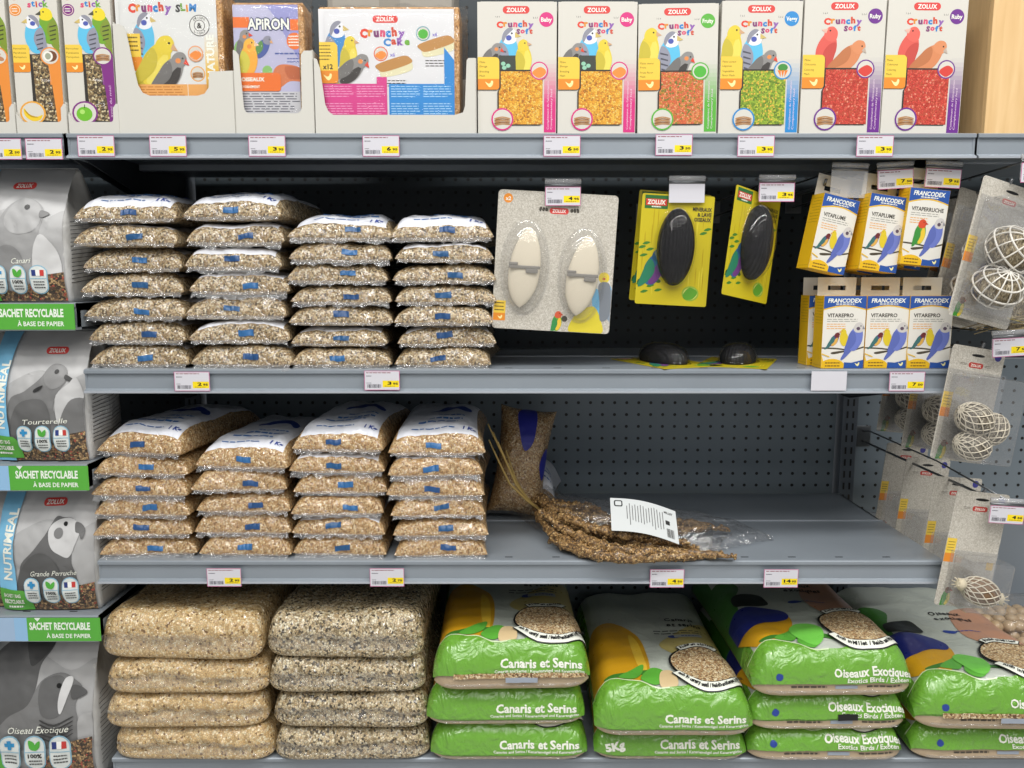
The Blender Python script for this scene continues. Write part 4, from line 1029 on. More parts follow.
a.ell(605, 275, 5.5, 5.5, ink('#e0c83a')); a.ell(605, 276, 1.6, 1.3, ink('#c8502c')); a.sp([(600, 283), (606, 279), (612, 284), (613, 312), (604, 318), (602, 298)], ink('#7a8088'))
a.ell(568, 318, 3, 3, ink('#4a463e'))
a.emit(mb, flat_map(0), .0001, .00006); mb.build('backing_card', t, bevel=0)
BONE = ink('#d9cfba', .7)
for cx, cz, tl in ((525, 269, .07), (583, 274, .09)):
    x, z = (cx-554.5)*k, -(cz-262.5)*k
    mb = MB(); vs = []; n = 20; J = 26
    for j in range(J+1):
        v = 2*j/J-1; rr = (1-abs(v)**2.3)**.75*(1-.12*v)*(1 if v > 0 else 1)
        for i in range(n):
            a_ = 2*math.pi*i/n; X = 15.5*k*rr*math.cos(a_)*(1+.02*noise.noise(Vector((v*5, i, cx)))); vs.append((x+X+v*38*k*tl*1.2, -.009+.0065*rr*math.sin(a_), z+v*40*k))
    mb.add(vs, [(j*n+i, j*n+(i+1) % n, (j+1)*n+(i+1) % n, (j+1)*n+i) for j in range(J) for i in range(n)], BONE)
    bone = mb.build('cuttlebone', t, smooth=True)
    mb = MB(); g = ink('#85817a', .4); mb.box(x-16*k, x+15*k, -.0175, -.0155, z-1.5*k, z+1.6*k, g); mb.box(x-16*k, x-7*k, -.0177, -.0155, z+1.6*k, z+4.5*k, g); mb.box(x+1*k, x+13*k, -.0177, -.0155, z-5.5*k, z-1.5*k, g)
    mb.build('clip', bone, bevel=.0008)
    dome_mesh((x, -.0006, z), 22*k, 45*k, .02, FILMC, flange=.0045).build('blister', t, smooth=True)
# black mineral stones
def stone_mat():
    m, n, l, b = new_mat('grooved_black_stone'); tc = n.new('ShaderNodeTexCoord')
    wv = n.new('ShaderNodeTexWave'); wv.inputs['Scale'].default_value = 60; wv.inputs['Distortion'].default_value = 2; wv.inputs['Detail'].default_value = 2; wv.bands_direction = 'X'
    no = n.new('ShaderNodeTexNoise'); no.inputs['Scale'].default_value = 180; no.inputs['Detail'].default_value = 4
    l.new(tc.outputs['Object'], wv.inputs['Vector']); l.new(tc.outputs['Object'], no.inputs['Vector'])
    cr = n.new('ShaderNodeValToRGB'); cr.color_ramp.elements[0].color = (.012, .012, .013, 1); cr.color_ramp.elements[1].color = (.022, .022, .024, 1); l.new(no.outputs['Fac'], cr.inputs['Fac']); l.new(cr.outputs['Color'], b.inputs['Base Color'])
    bp = n.new('ShaderNodeBump'); bp.inputs['Strength'].default_value = .5; bp.inputs['Distance'].default_value = .002; l.new(wv.outputs['Fac'], bp.inputs['Height']); l.new(bp.outputs['Normal'], b.inputs['Normal']); b.inputs['Roughness'].default_value = .8; b.inputs['Specular IOR Level'].default_value = .15
    return m
STONE = stone_mat(); YCARD = ink('#c6b51e', .35, .3)
def stone_pack(label, loc, rot, k, parts=True, dome=.024):
    t = thing('mineral_stone_pack', label, 'mineral stone pack', loc, rot, 'black mineral stone packs')
    w, h = 72*k, 109*k
    mb = rcard(w, h, .003, YCARD); a = Art(0, 0, k, -k, clip=(-w/2+.0004, w/2-.0004, -h/2+.0004, h/2-.0004))
    rnd = random.Random(4)
    for j in range(26):
        x = rnd.uniform(-35, 35); y = rnd.uniform(-50, 30); a.sp([(x, y), (x+.5, y+8), (x+.2, y+22), (x-.6, y+9)], ink(('#b39a14', '#d6c83a')[j % 2], .35), 2)
    a.rect(-33, -53, -10, -40, ink('#2a6a34')); a.rect(-32, -49.5, -11, -43, ink('#c8382c')); a.text('ZOLUX', -30.5, -44.3, 18, 4.2, WHT, .04, up=-1); a.lines(-26, -42.5, -16, 1, 1, 1.2, WHT)
    for i, s in enumerate(('MINERAUX', '& LAVE', 'OISEAUX')): a.text(s, 34, -39.5+i*5, (19, 14, 17)[i], 3.6, DK, .04, 'r', up=-1)
    a.sp([(-34, 30), (-22, 26), (-12, 30), (-14, 33), (-24, 30), (-34, 35)], ink('#3a5a20'))
    for q in ((-33, -2), (-29, -6), (-31, 6), (-25, 0), (-33, 34), (-22, 36), (-14, 40), (-28, 42), (31, -22), (27, -18)): a.sp([(q[0]-3.4, q[1]+1), (q[0], q[1]-1.6), (q[0]+4.4, q[1]-1), (q[0]+.6, q[1]+1.3)], ink('#3f7a2a'), 3)
    bird(a, -24, 36, 38, '#2f5f8a', head='#24506e', wing='#2a7a5a', beak='#7a3a6a', breast='#6a3a7a', tail=False, lean=-.2)
    a.ell(19, 42, 8.5, 7.5, ink('#8fae3a'), 20); a.ell(19, 42, 7, 6, ink('#d0d070')); a.sp([(12, 43), (18, 36), (26, 40), (22, 47), (14, 48)], ink('#5a9a2c'))
    a.emit(mb, flat_map(0), .0001, .00006); mb.build('backing_card', t)
    mb = MB(); mb.ellipsoid((0, -.006, 3*k), (18.5*k, dome, 38*k), STONE, 32, 22); mb.build('black_stone', t, smooth=True)
    dome_mesh((0, -.0006, 3*k), 20.5*k, 40.5*k, dome+.0078, film('stone_blister', .02, wrinkle=.03, wscale=14, rough=.05), flange=.003).build('blister', t, smooth=True)
    return t
loc, k = framed(674.5, 250.5, .022); stone_pack('black oval mineral stone on a yellow card hanging nearly upright', loc, (0, R(3), 0), k)
loc, k = framed(670, 248, .058); stone_pack('yellow stone pack hanging directly behind another, only its edge showing', loc, (0, R(4.5), 0), k)
loc, k = framed(752, 246, .022); stone_pack('black oval mineral stone on a yellow card hanging tilted', loc, (0, R(9), R(35)), k*.98)
zc = Z2+.0012
k0 = .00152
stone_pack('black stone pack lying flat on the shelf, nearer the cuttlebones', Vector((PX(664, Z2, .095), .092, zc)), (R(-90), 0, R(22)), k0)
stone_pack('black stone pack lying flat on the shelf, nearer the vitamin boxes', Vector((PX(737, Z2, .095), .092, zc)), (R(-90), 0, R(-24)), k0) 
# ------------------------------------------------------------------ vitamin boxes
FY = ink('#e2b41c', .4); FB = ink('#28519c', .4); FW = ink('#dedbd2', .4)
def vit_box(kind, label, x, y, z, ry, rz, group, w=.0655, h=.112, d=.032, tab=.034, rx=0):
    """origin at the bottom left front corner"""
    t = thing('vitamin_box', label, 'box', (x, y, z), (rx, ry, rz), group)
    mb = MB(); mb.box(0, w, 0, d, 0, h, FY)
    a = Art(0, 72, w/42, -h/72, clip=(.0002, w-.0002, .0002, h-.0002))
    a.rect(0, 0, 42, 72, FW)
    a.poly([(0, 0), (42, 0), (42, 13), (30, 9.8), (21, 9.2), (12, 9.8), (0, 13)], FB)
    a.raw([p for i in range(9) for p in ((i*5.25, 13-3.8*math.sin(math.pi*i/8)), (i*5.25, 14.2-3.8*math.sin(math.pi*i/8)))], [(2*i, 2*i+2, 2*i+3, 2*i+1) for i in range(8)], FY)
    a.text('FRANCODEX', 4, 6.6, 33, 4, WHT, .03, shear=.15, up=-1); a.lines(12, 7.6, 32, 1, 1, .9, WHT)
    a.text(kind, 4, 21, (34 if len(kind) > 9 else 26), 3.6, ink('#3a362e'), .03, up=-1)
    a.lines(4, 22.8, 36, 2, 2, .6, ink('#8a8880')); a.lines(4, 27.5, 24, 3, 2.2, .8, ink('#dda05a'))
    a.sp([(0, 51), (14, 51.5), (30, 53), (42, 50), (42, 51.4), (30, 54.4), (14, 53), (0, 52.3)], ink('#4a4234')); a.sp([(10, 56), (24, 54), (30, 54), (24, 55.5), (12, 58)], ink('#4a4234'))
    if kind == 'VITAPERRUCHE': bird(a, 16, 53, 24, '#5a9a3a', head='#cf4a2c', wing='#3a8a3a', beak='#b83a2a', breast='#e0c03a', tail=False)
    else:
        bird(a, 9, 50, 15, '#5a3a82', head='#6a2a2a', wing='#3a6a6a', beak='#c8a8a0', breast='#d8a850', lean=-.4)
        bird(a, 22, 50, 17, '#d8c02c', flip=-1, tail=False)
    bird(a, 30, 55, 29, '#6a78c0', head='#c8c4c0', wing='#5a68ae', beak='#8a8a90', cheek='#5a4a5a', lean=-.15)
    a.ell(11, 72, 13.5, 9.5, FY, 24); a.poly([(0, 58), (0, 72), (4, 72)], FY)
    a.poly([(22.5, 72), (23, 66), (30, 66.5), (42, 63.5), (42, 72)], FB); a.raw([(0, 57), (8, 60), (8, 61), (0, 58)], [(0, 1, 2, 3)], FY)
    a.lines(4, 66, 20, 2, 3, 1.2, ink('#7a5a14')); chick(a, 36, 68, 2.6)
    a.emit(mb, flat_map(0), .0001, .00006)
    s = Art(0, 0, 1, 1); s.lines(.004, h*.62, d-.004, 9, .0045, .0008, ink('#a88a20')); s.rect(.003, .004, d-.003, .0045, ink('#a88a20')); s.emit(mb, lambda p, q, e: (-e, p, q), .0001, .00006)
    mb.build('carton', t)
    mb = MB(); y0, y1 = d-.0012, d-.0004; hz = h+tab*.42; hh = .0035; hw = .014; b0, b1 = w*.04, w*.96
    mb.box(b0, b1, y0, y1, h, hz-hh, FW); mb.box(b0, b1, y0, y1, hz+hh, h+tab, FW); mb.box(b0, w/2-hw, y0, y1, hz-hh, hz+hh, FW); mb.box(w/2+hw, b1, y0, y1, hz-hh, hz+hh, FW)
    mb.build('hanging_tab', t)
    return t
gH = 'vitamin boxes hanging from hooks'; gS = 'vitamin boxes standing on the shelf'
def vat(px, py, Y): return P(px, py, Y)
for (kind, px, py, Y, ry, rz, lab) in (
    ('VITAPLUME', 808, 267.5, .0, 11, 11, 'yellow and white vitamin box, leftmost of those hanging at the front'),
    ('VITAPLUME', 858.5, 268.5, .0, 7, 7, 'yellow and white vitamin box hanging in the middle at the front'),
    ('VITAPERRUCHE', 899.5, 263.5, .0, 5, 2, 'vitamin box picturing a red headed lovebird, hanging rightmost'),
    ('VITAPLUME', 838, 268, .045, 10, 10, 'hanging vitamin box glimpsed behind the leftmost front one'),
    ('VITAPERRUCHE', 884, 265.5, .06, 7, 6, 'hanging vitamin box glimpsed behind the middle and right ones')):
    p = vat(px, py, Y); vit_box(kind, lab, p.x, p.y, p.z, R(ry), R(rz), gH, w=.0605)
for (px, Y, rz, lab) in ((820.5, .006, 2, 'vitamin box standing on the shelf, leftmost of the front row'), (863.5, .01, 0, 'vitamin box standing on the shelf, middle of the front row'), (906, .008, 0, 'vitamin box standing on the shelf, rightmost of the front row'),
                         (806, .05, 2, 'vitamin box standing behind the leftmost front one, its yellow side showing'), (847, .06, 0, 'vitamin box standing behind the two left front ones, only its tab showing'), (888, .06, 1, 'vitamin box standing behind the two right front ones, mostly hidden')):
    vit_box('VITAREPRO', lab, PX(px, Z2, Y), Y, Z2+.0004, 0, R(rz), gS, h=.110, tab=.028)
# ------------------------------------------------------------------ cards with nesting balls on the right
NET = ink('#d4cbb8', .7); FIB = seeds('nest_fibre', (('#a89878', 3), ('#8a7a5c', 3), ('#c8bca0', 2), ('#5f543e', 2)), 260, 0, 0, stretch=(3, 3, .6), gap=.4)
EGG = ink('#7a5f44', .6); COTTON = seeds('cotton_fibre', (('#7d7466', 3), ('#a59c8a', 3), ('#5a5348', 2), ('#c2baa8', 1)), 240, 0, 0, stretch=(2, 1, 1), gap=.5)
def euler(a, b, c): return Euler((R(a), R(b), R(c)))
def cage_ball(parent, c, r, rot):
    """white plastic lattice ball around nest fibre"""
    M = euler(*rot).to_matrix(); c = Vector(c); W = ink('#d9d5cc', .35)
    mb = MB()
    def pt(th, ph): return c+M@Vector((r*math.cos(ph)*math.cos(th), r*math.cos(ph)*math.sin(th), r*.82*math.sin(ph)))
    for k in range(12): mb.tube([pt(2*math.pi*k/12, R(a_)) for a_ in range(-88, 89, 11)], .0011, W, 6)
    for ph in (-72, -36, 0, 36, 66): mb.tube([pt(2*math.pi*i/28, R(ph)) for i in range(28)], .0014 if ph in (0, 36) else .0011, W, 6, close=True)
    o = mb.build('lattice_ball', parent, smooth=True)
    mb = MB(); mb.ellipsoid(c, (r*.88, r*.88, r*.72), FIB, 24, 14, euler(*rot), .12, 90); mb.build('nest_fibre', o, smooth=True)
def net_ball(parent, c, r, rot, core, turns=7, knots=True, name='net_egg'):
    M = euler(*rot).to_matrix(); c = Vector(c); mb = MB()
    def pt(th, x):
        q = math.sqrt(max(0, 1-x*x)); return c+M@Vector((r[0]*x, r[1]*q*math.cos(th), r[1]*q*math.sin(th)))
    n = 11
    for s in (-1, 1):
        for k in range(n): mb.tube([pt(2*math.pi*k/n+s*2.6*(j/16)*1.0, -math.cos(math.pi*j/16)) for j in range(17)], .00085, NET, 5)
    o = mb.build('string_net', parent, smooth=True)
    mb = MB(); mb.ellipsoid(c, (r[0]*.96, r[1]*.95, r[1]*.95), core, 22, 14, euler(*rot), .03, 60); mb.build(name, o, smooth=True)
    if knots:
        for s in (-1, 1):
            mb = MB(); e = c+M@Vector((s*r[0]*1.12, 0, 0)); mb.ellipsoid(e, (r[1]*.36, r[1]*.4, r[1]*.42), ink('#cfc4aa', .8), 12, 8, None, .35, 300)
            for j in range(7): an = j*.9; mb.tube([e, e+M@Vector((s*.006, .004*math.cos(an), .004*math.sin(an))), e+M@Vector((s*.011, .008*math.cos(an), .008*math.sin(an)))], .0007, ink('#cfc4aa', .8), 4)
            mb.build('knot', o, smooth=True)
def clear_box(parent, x0, x1, z0, z1, dep, name='blister_box'):
    mb = MB(); mb.box(x0, x1, -dep, -.0006, z0, z1, FILMC); mb.build(name, parent, bevel=.005)
    mb = MB(); mb.box(x0-.005, x1+.005, -.0009, -.0004, z0-.004, z1+.004, FILMC); mb.build('blister_rim', parent)
def toy_card(label, px, py, Y, w, h, ry, rz, kind, rank, group='carded nesting toys on the right hooks', front=True):
    p = P(px, py, Y)
    t = thing('nesting_toy_card', label, 'carded bird toy', p, (0, R(ry), R(rz)), group)
    m = CARDG; mb = rcard(w, h, .005, m)
    a = Art(0, 0, 1, 1, clip=(-w/2+.0004, w/2-.0004, -h/2+.0004, h/2-.0004))
    a.rr(-.014, h/2-.031, .012, h/2-.023, .0035, ink('#b8342c')); a.text('ZOLUX', -.001, h/2-.029, .019, .0038, WHT, .03, 'c')
    for s in (-1, 1): a.lines(-.001+s*.022-.006, h/2-.028, -.001+s*.022+.006, 2, .002, .0008, ink('#5a5448'))
    a.ell(w/2-.012, h/2-.010, .0062, .0062, ink('#3a3a8a'))
    a.ell(.0, h/2-.012, .012, .0022, BLACK)
    a.rect(-w/2, -.002-.02, -w/2+.017, .02-.004, YTAB); a.rect(-w/2, -.022, -w/2+.017, -.008, ORANGE); a.lines(-w/2+.003, -.004, -w/2+.015, 4, .0045, .001, ink('#6a5a20'))
    bird(a, -w/2+.017, -h/2, .03, '#4a9a34', head='#7a5a4a', wing='#3a8a2c', beak='#b83a2a', breast='#e0c83a', tail=False, up=1)
    a.rect(w/2-.016, -.03, w/2-.004, -.018, ink('#e0b84a'))
    a.emit(mb, flat_map(0), .0001, .00006); mb.build('backing_card', t)
    if kind == 'cage':
        clear_box(t, -w/2+.008, w/2-.004, -h/2+.01, h/2-.03, .042)
        cage_ball(t, (.0, -.024, .004), .037, (55, 20, 0)); cage_ball(t, (-.006, -.024, -.05), .035, (40, -30, 10))
    if kind == 'cotton':
        clear_box(t, -w/2+.006, w/2+.004, -h/2+.006, h/2-.04, .05)
        if front:
            net_ball(t, (-.012, -.03, -.018), (.029, .024), (0, 20, 0), COTTON, knots=False, name='cotton_ball'); net_ball(t, (.022, -.028, -.03), (.026, .023), (0, -50, 0), COTTON, knots=False, name='cotton_ball'); net_ball(t, (-.006, -.03, -.058), (.029, .022), (0, 5, 0), COTTON, knots=False, name='cotton_ball')
    if kind == 'egg':
        clear_box(t, -w/2+.016, w/2-.004, -h/2+.006, -.006, .045)
        if front: net_ball(t, (.006, -.026, -h/2+.036), (.032, .0215), (0, 14, 0), EGG)
    return t
# upper pair of cage balls
toy_card('hanging card with two white lattice nesting balls, frontmost on upper right hook', 996, 254, -.02, .112, .205, 13, 14, 'cage', 0)
toy_card('card of lattice nesting balls hanging directly behind the frontmost one', 972, 260, .064, .112, .205, 12, 16, 'cage', 1)
toy_card('card of lattice nesting balls farthest back on upper right hook', 958, 264, .15, .112, .205, 12, 16, 'cage', 2)
toy_card('frontmost hanging card with three net wrapped cotton balls', 968, 405, -.01, .095, .175, 9, 12, 'cotton', 0)
toy_card('hanging card of net cotton balls, second from the front', 932, 398, .13, .098, .175, 7, 18, 'cotton', 1)
toy_card('hanging card of net cotton balls, farthest back', 905, 386, .25, .098, .175, 7, 18, 'cotton', 2)
toy_card('frontmost hanging card with one brown net wrapped egg', 972, 550, -.01, .092, .185, 8, 8, 'egg', 0)
toy_card('hanging egg toy card, second from the front', 950, 531, .09, .094, .185, 6, 12, 'egg', 1, front=False)
toy_card('hanging egg toy card, third from the front', 921, 508, .21, .094, .185, 6, 12, 'egg', 2, front=False)
toy_card('hanging egg toy card, farthest back against the grey panel', 901, 490, .31, .094, .185, 6, 12, 'egg', 3, front=False)
hook(1012, 186, -.02, 1040, 165, 'upper right hook through the lattice ball cards', '6.95')
hook(984, 350, -.01, 1010, 340, 'right hook through the cotton ball cards with a price card', '7.50', tilt=-.06)
hook(985, 496, -.01, 1008, 508, 'lowest right hook through the egg cards with a price card', '4.50', tilt=.06)
# bundle of nest fibre hanging lower right of the cage balls
p = P(1012, 312, -.0); t = thing('nest_fibre_bundle', 'bundle of beige nest fibre hanging at the right picture edge', 'nest fibre', p)
mb = MB(); rnd = random.Random(3)
mb.ellipsoid((0.01, .03, .0), (.034, .02, .03), FIB, 24, 14, None, .25, 60)
for j in range(90):
    a0 = Vector((rnd.uniform(-.03, .05), .012+rnd.uniform(-.01, .02), rnd.uniform(-.03, .03))); d = Vector((rnd.uniform(.01, .03), rnd.uniform(-.006, .004), rnd.uniform(-.006, .01)))
    mb.tube([a0-d, a0+Vector((0, 0, .002)), a0+d], .0007, ink(rnd.choice(('#a89468', '#8c7a52', '#c2b086')), .7), 4)
o = mb.build('fibre_mass', t, smooth=True)
# ------------------------------------------------------------------ standing feed bags, left bay
PAPER = ink('#c2c2c0', .4, .25, 0, .2); BMIX = seeds('dark_seed_window', (('#8a6a48', 3), ('#5a4632', 3), ('#b8986a', 2), ('#3a2e22', 2), ('#a8503c', 1)), 330, .3, .3, gap=.4)
def G(v): return ink('#%02x%02x%02x' % (v, v, v), .4)
def gusset_bag(label, x0, x1, z0, z1, y0, D, art, cx, cy, k, seed, side_lines=True, mixm=BMIX):
    t = thing('standing_feed_bag', label, 'bag of bird feed', ((x0+x1)/2, y0, z0+.0004), (0, 0, 0), 'standing grey bird feed bags in the left bay')
    w, h = x1-x0, z1-z0; NZ = 30; n1, n2 = 16, 8
    def hd(v):                                             # half depth by height
        return D/2*(1-max(0, (v-.35)/.65)**2.2*.93)*(1-.12*(1-min(1, v*6)))
    def fy(x, z, nse=True):
        v = min(1, max(0, z/h)); u = x/(w/2)
        e = .004*noise.noise(Vector((x*28, z*22, seed*5)))+.0015*noise.noise(Vector((x*80, z*70, seed)))
        return D/2-hd(v)*(1-.10*abs(u)**3)-.004*(1-u*u)*math.sin(math.pi*min(1, v+.05))+(e if nse else 0)
    def sx(v, yy):                                         # gusset side: folded inwards half way when thin
        q = abs(yy)/max(1e-4, hd(v)); return (1-q)*(-.016*min(1, max(0, (v-.45)/.4))+.012*math.sin(math.pi*min(1, v*1.3)))
    vs = []; ring = 2*n1+2*n2
    for j in range(NZ+1):
        v = j/NZ; z = v*h
        for i in range(n1): x = -w/2+w*i/n1; vs.append((x, fy(x, z), z))
        for i in range(n2): yy = -hd(v)*.9+1.8*hd(v)*i/n2; vs.append((w/2+sx(v, yy)+.002*noise.noise(Vector((yy*60, z*50, seed))), D/2+yy, z))
        for i in range(n1): x = w/2-w*i/n1; vs.append((x, D-fy(x, z, False), z))
        for i in range(n2): yy = hd(v)*.9-1.8*hd(v)*i/n2; vs.append((-w/2-sx(v, yy), D/2+yy, z))
    mb = MB(); fs = [(j*ring+i, j*ring+(i+1) % ring, (j+1)*ring+(i+1) % ring, (j+1)*ring+i) for j in range(NZ) for i in range(ring)]
    fs += [tuple(range(ring))[::-1], tuple(NZ*ring+i for i in range(ring))]
    mb.add(vs, fs, PAPER)
    a = Art(cx, cy, k, -k, clip=(-w/2+.001, w/2-.001, .002, h-.001)); art(a)
    a.emit(mb, lambda x, z, d: (x, fy(x, z)-d-.0004, z), .0008, .0006, .009)
    if side_lines:
        s = Art(0, 0, 1, 1); rnd = random.Random(seed)
        for j in range(16):
            z = h*.16+j*h*.03; hv = hd(z/h)*.75; s.raw([(-hv, z-.004), (hv*rnd.uniform(.5, 1), z+.006), (hv*.9, z+.0072), (-hv, z-.0028)], [(0, 1, 2, 3)], G(70))
        s.emit(mb, lambda yy, z, d: (w/2+sx(z/h, yy)+.002*noise.noise(Vector((yy*60, z*50, seed)))+d, D/2+yy, z), .0008, .0001, .01)
    mb.build('paper_bag', t, smooth=True)
    mb = MB(); mb.box(-w/2*.98, w/2*.98, D/2-.002, D/2+.002, h-.002, h+.002, PAPER); mb.build('top_seal', t)
    return t
def common(a, name, script, bx, by, blue=True, green=(5, 101), s=1.0, seeds_y=(112, 97), right=92, logo=(50, 19)):
    """canonical 92 x 123 layout"""
    a.rect(-60, -60, 140, 123, G(186))
    a.sp([(14, 55), (30, 40), (50, 34), (75, 44), (95, 40), (95, 100), (14, 100)], G(168))
    if name == 'parakeet':
        a.sp([(20, 123), (22, 80), (36, 62), (48, 45), (54, 32), (62, 32), (72, 33), (79, 40), (77, 52), (73, 60), (73, 74), (76, 90), (76, 123)], G(98))
        a.sp([(50, 42), (58, 34), (72, 33), (80, 42), (76, 56), (70, 68), (62, 66), (52, 58)], G(196)); a.sp([(75, 36), (80, 37), (84, 42), (84, 48), (81.5, 51), (79.5, 46), (75.5, 44)], G(96)); a.ell(59, 46, 4.5, 5, G(120)); a.ell(65, 37.5, 2.1, 2.1, G(18))
        a.sp([(22, 85), (36, 66), (50, 66), (60, 80), (64, 110), (24, 110)], G(84))
    if name == 'dove':
        a.o = (a.o[0]-5, a.o[1]--8)
        a.sp([(12, 110), (14, 72), (30, 62), (44, 50), (52, 38), (60, 36), (68, 42), (70, 52), (64, 62), (58, 80), (66, 110)], G(118)); a.sp([(48, 44), (56, 36), (66, 38), (70, 46), (66, 56), (56, 60), (50, 54)], G(132))
        a.sp([(69, 46), (76, 50), (78, 54), (74, 53), (68, 50)], G(70)); a.ell(60, 43, 2.2, 2.2, G(20)); a.sp([(40, 60), (48, 56), (46, 60), (40, 63)], G(45)); a.sp([(14, 95), (24, 74), (46, 70), (54, 84), (50, 110), (16, 110)], G(98))
        a.sp([(60, 70), (72, 55), (80, 50), (90, 80), (90, 100), (66, 104)], G(188)); a.sp([(64, 92), (76, 70), (92, 74), (92, 104), (66, 104)], G(112))
        a.o = (a.o[0]+5, a.o[1]+-8)
    if name == 'canary':
        a.o = (a.o[0]-0, a.o[1]-19)
        a.sp([(20, 110), (24, 60), (34, 30), (44, 12), (58, 6), (70, 12), (75, 22), (72, 40), (80, 70), (78, 110)], G(152)); a.sp([(40, 24), (50, 8), (64, 8), (73, 20), (68, 36), (52, 40), (42, 34)], G(165))
        a.sp([(72, 18), (80, 21), (72, 25)], G(110)); a.ell(60, 15, 2.4, 2.4, G(25)); a.sp([(30, 100), (30, 60), (44, 50), (56, 62), (54, 100)], G(136)); a.sp([(66, 60), (74, 40), (88, 60), (88, 100), (68, 100)], G(200))
        a.o = (a.o[0]+0, a.o[1]+19)
    if name == 'finches':
        a.o = (a.o[0]-12, a.o[1]-19)
        a.sp([(-6, 40), (6, 14), (24, 2), (40, -2), (48, 4), (46, 12), (40, 22), (38, 40), (26, 60), (0, 66)], G(90)); a.sp([(28, 6), (34, 1), (44, 0), (48, 6), (42, 16), (34, 22), (30, 14)], G(62)); a.ell(37, 5, 1.4, 1.4, G(190))
        a.sp([(8, 78), (18, 58), (34, 48), (42, 32), (56, 26), (66, 30), (72, 38), (68, 48), (70, 60), (64, 78)], G(118)); a.sp([(42, 34), (52, 28), (60, 30), (62, 44), (56, 56), (44, 54)], G(98)); a.sp([(60, 30), (66, 30), (62, 44), (58, 54), (56, 46)], G(205)); a.sp([(66, 34), (76, 40), (66, 44)], G(84)); a.ell(56.5, 34, 1.8, 1.8, G(15))
        for j in range(5): a.sp([(44, 58+j*3), (54, 61+j*3), (66, 56+j*3), (66, 57+j*3), (54, 62.4+j*3), (44, 59.2+j*3)], G(60), 3)
        a.sp([(70, 60), (80, 54), (92, 62), (92, 96), (72, 96)], G(170))
        a.o = (a.o[0]+12, a.o[1]+19)
    sy0, sy1 = seeds_y
    a.poly([(10, 130), (10, sy0+4), (22, sy0), (36, sy0-2), (50, sy0+1), (64, sy1+6), (72, sy1), (92+30, sy1-3), (92+30, 130)], BMIX)
    if blue:
        a.poly([(-40, -40), (21, -40), (20, 0), (18, 30), (17.5, 70), (19, 100), (21, 130), (-40, 130)], ink('#79b9dc', .35, .3)); a.text('NUTRIMEAL', 14.5, 91, 67, 8.6, WHT, .03, 'l', rot=-math.pi/2+.05, up=-1)
    gx, gy = green
    a.poly([(gx-18, gy-2), (gx+20, gy), (gx+26, gy+6), (gx+27, gy+22), (gx-18, gy+22)], ink('#55a03c')); a.text('SACHET / BAG', gx-1, gy+7, 18, 3.6, WHT, .03, up=-1); a.text('RECYCLABLE', gx-1, gy+13.5, 20, 4, WHT, .04, up=-1); a.lines(gx+3, gy+16, gx+18, 1, 1, 2, WHT)
    if logo: brand(a, logo[0], logo[1], 22, 7)
    # looping script as thin lettering
    a.text(script, 54, 86, 44 if len(script) > 8 else (30 if len(script) > 6 else 18), 5, WHT, .0, 'c', shear=.35, rot=-.03, up=-1)
    for i, x in enumerate((34, 52, 70)):
        a.rr(x-7.6, 87.5, x+7.6, 114.5, 7.5, ink('#8fb8cc')); a.rr(x-6.8, 88.5, x+6.8, 113.5, 6.7, ink('#d6dbd8'))
        a.rect(x-6.8, 99.6, x+6.8, 100.2, ink('#8fb8cc'))
        if i == 0: a.rect(x-3.6, 93.2, x+3.6, 96, ink('#2f8fc4')); a.rect(x-1.4, 91, x+1.4, 98.2, ink('#2f8fc4'))
        if i == 1: a.sp([(x-4, 91), (x-.3, 93), (x+.3, 98.5), (x-3.5, 97)], ink('#4fa83c'), 3); a.sp([(x+4, 91.5), (x+3.6, 96.5), (x+.2, 98.8), (x+.6, 94)], ink('#4fa83c'), 3); a.text('100%', x, 104.5, 10, 3, DK, .03, 'c', up=-1)
        if i == 2: a.rect(x-5, 92, x-1.7, 97.5, ink('#2a3a7a')); a.rect(x-1.7, 92, x+1.7, 97.5, ink('#eeeeea')); a.rect(x+1.7, 92, x+5, 97.5, ink('#c03a34'))
        a.lines(x-4.5, 102.5 if i != 1 else 106.5, x+5.5, 3 if i != 1 else 2, 2.6, 1, G(70))
Yf = .014
kk = scale_at(50, 560, Yf)
def X_(px, z, y=Yf): return PX(px, z, y)
z0 = LZ[2]; x0, x1 = X_(2, z0), X_(97, z0)
w = x1-x0; gusset_bag('grey and blue feed bag with a parakeet picture, on the lower left bay shelf', x0, x1, z0, LZ[1]-.046, Yf, .11, lambda a: common(a, 'parakeet', 'Grande Perruche', 0, 0), 46, 123, w/92, 1)
z0 = LZ[1]; x0, x1 = X_(-4, z0), X_(88, z0); w = x1-x0
gusset_bag('grey and blue feed bag with a dove picture, on the middle left bay shelf', x0, x1, z0, LZ[0]-.046, Yf, .115, lambda a: common(a, 'dove', 'Tourterelle', 0, 0, green=(2, 99), logo=(60, 15)), 46, 125, w/92, 2)
z0 = LZ[0]; x0, x1 = X_(-32, z0), X_(66, z0); w = x1-x0
gusset_bag('pale grey feed bag with a canary picture, topmost in the left bay', x0, x1, z0, ZT-.042, Yf, .125, lambda a: common(a, 'canary', 'Canari', 0, 0, logo=(51, 13)), 46, 122, w/92, 3)
z0 = LZ[3]; x0, x1 = X_(-27, z0), X_(97, z0); w = x1-x0
gusset_bag('grey feed bag picturing two finches, lowest in the left bay', x0, x1, z0, LZ[2]-.046, Yf, .13, lambda a: common(a, 'finches', 'Oiseau Exotique', 0, 0, logo=None, seeds_y=(116, 94)), 46, 135, w/92, 4)
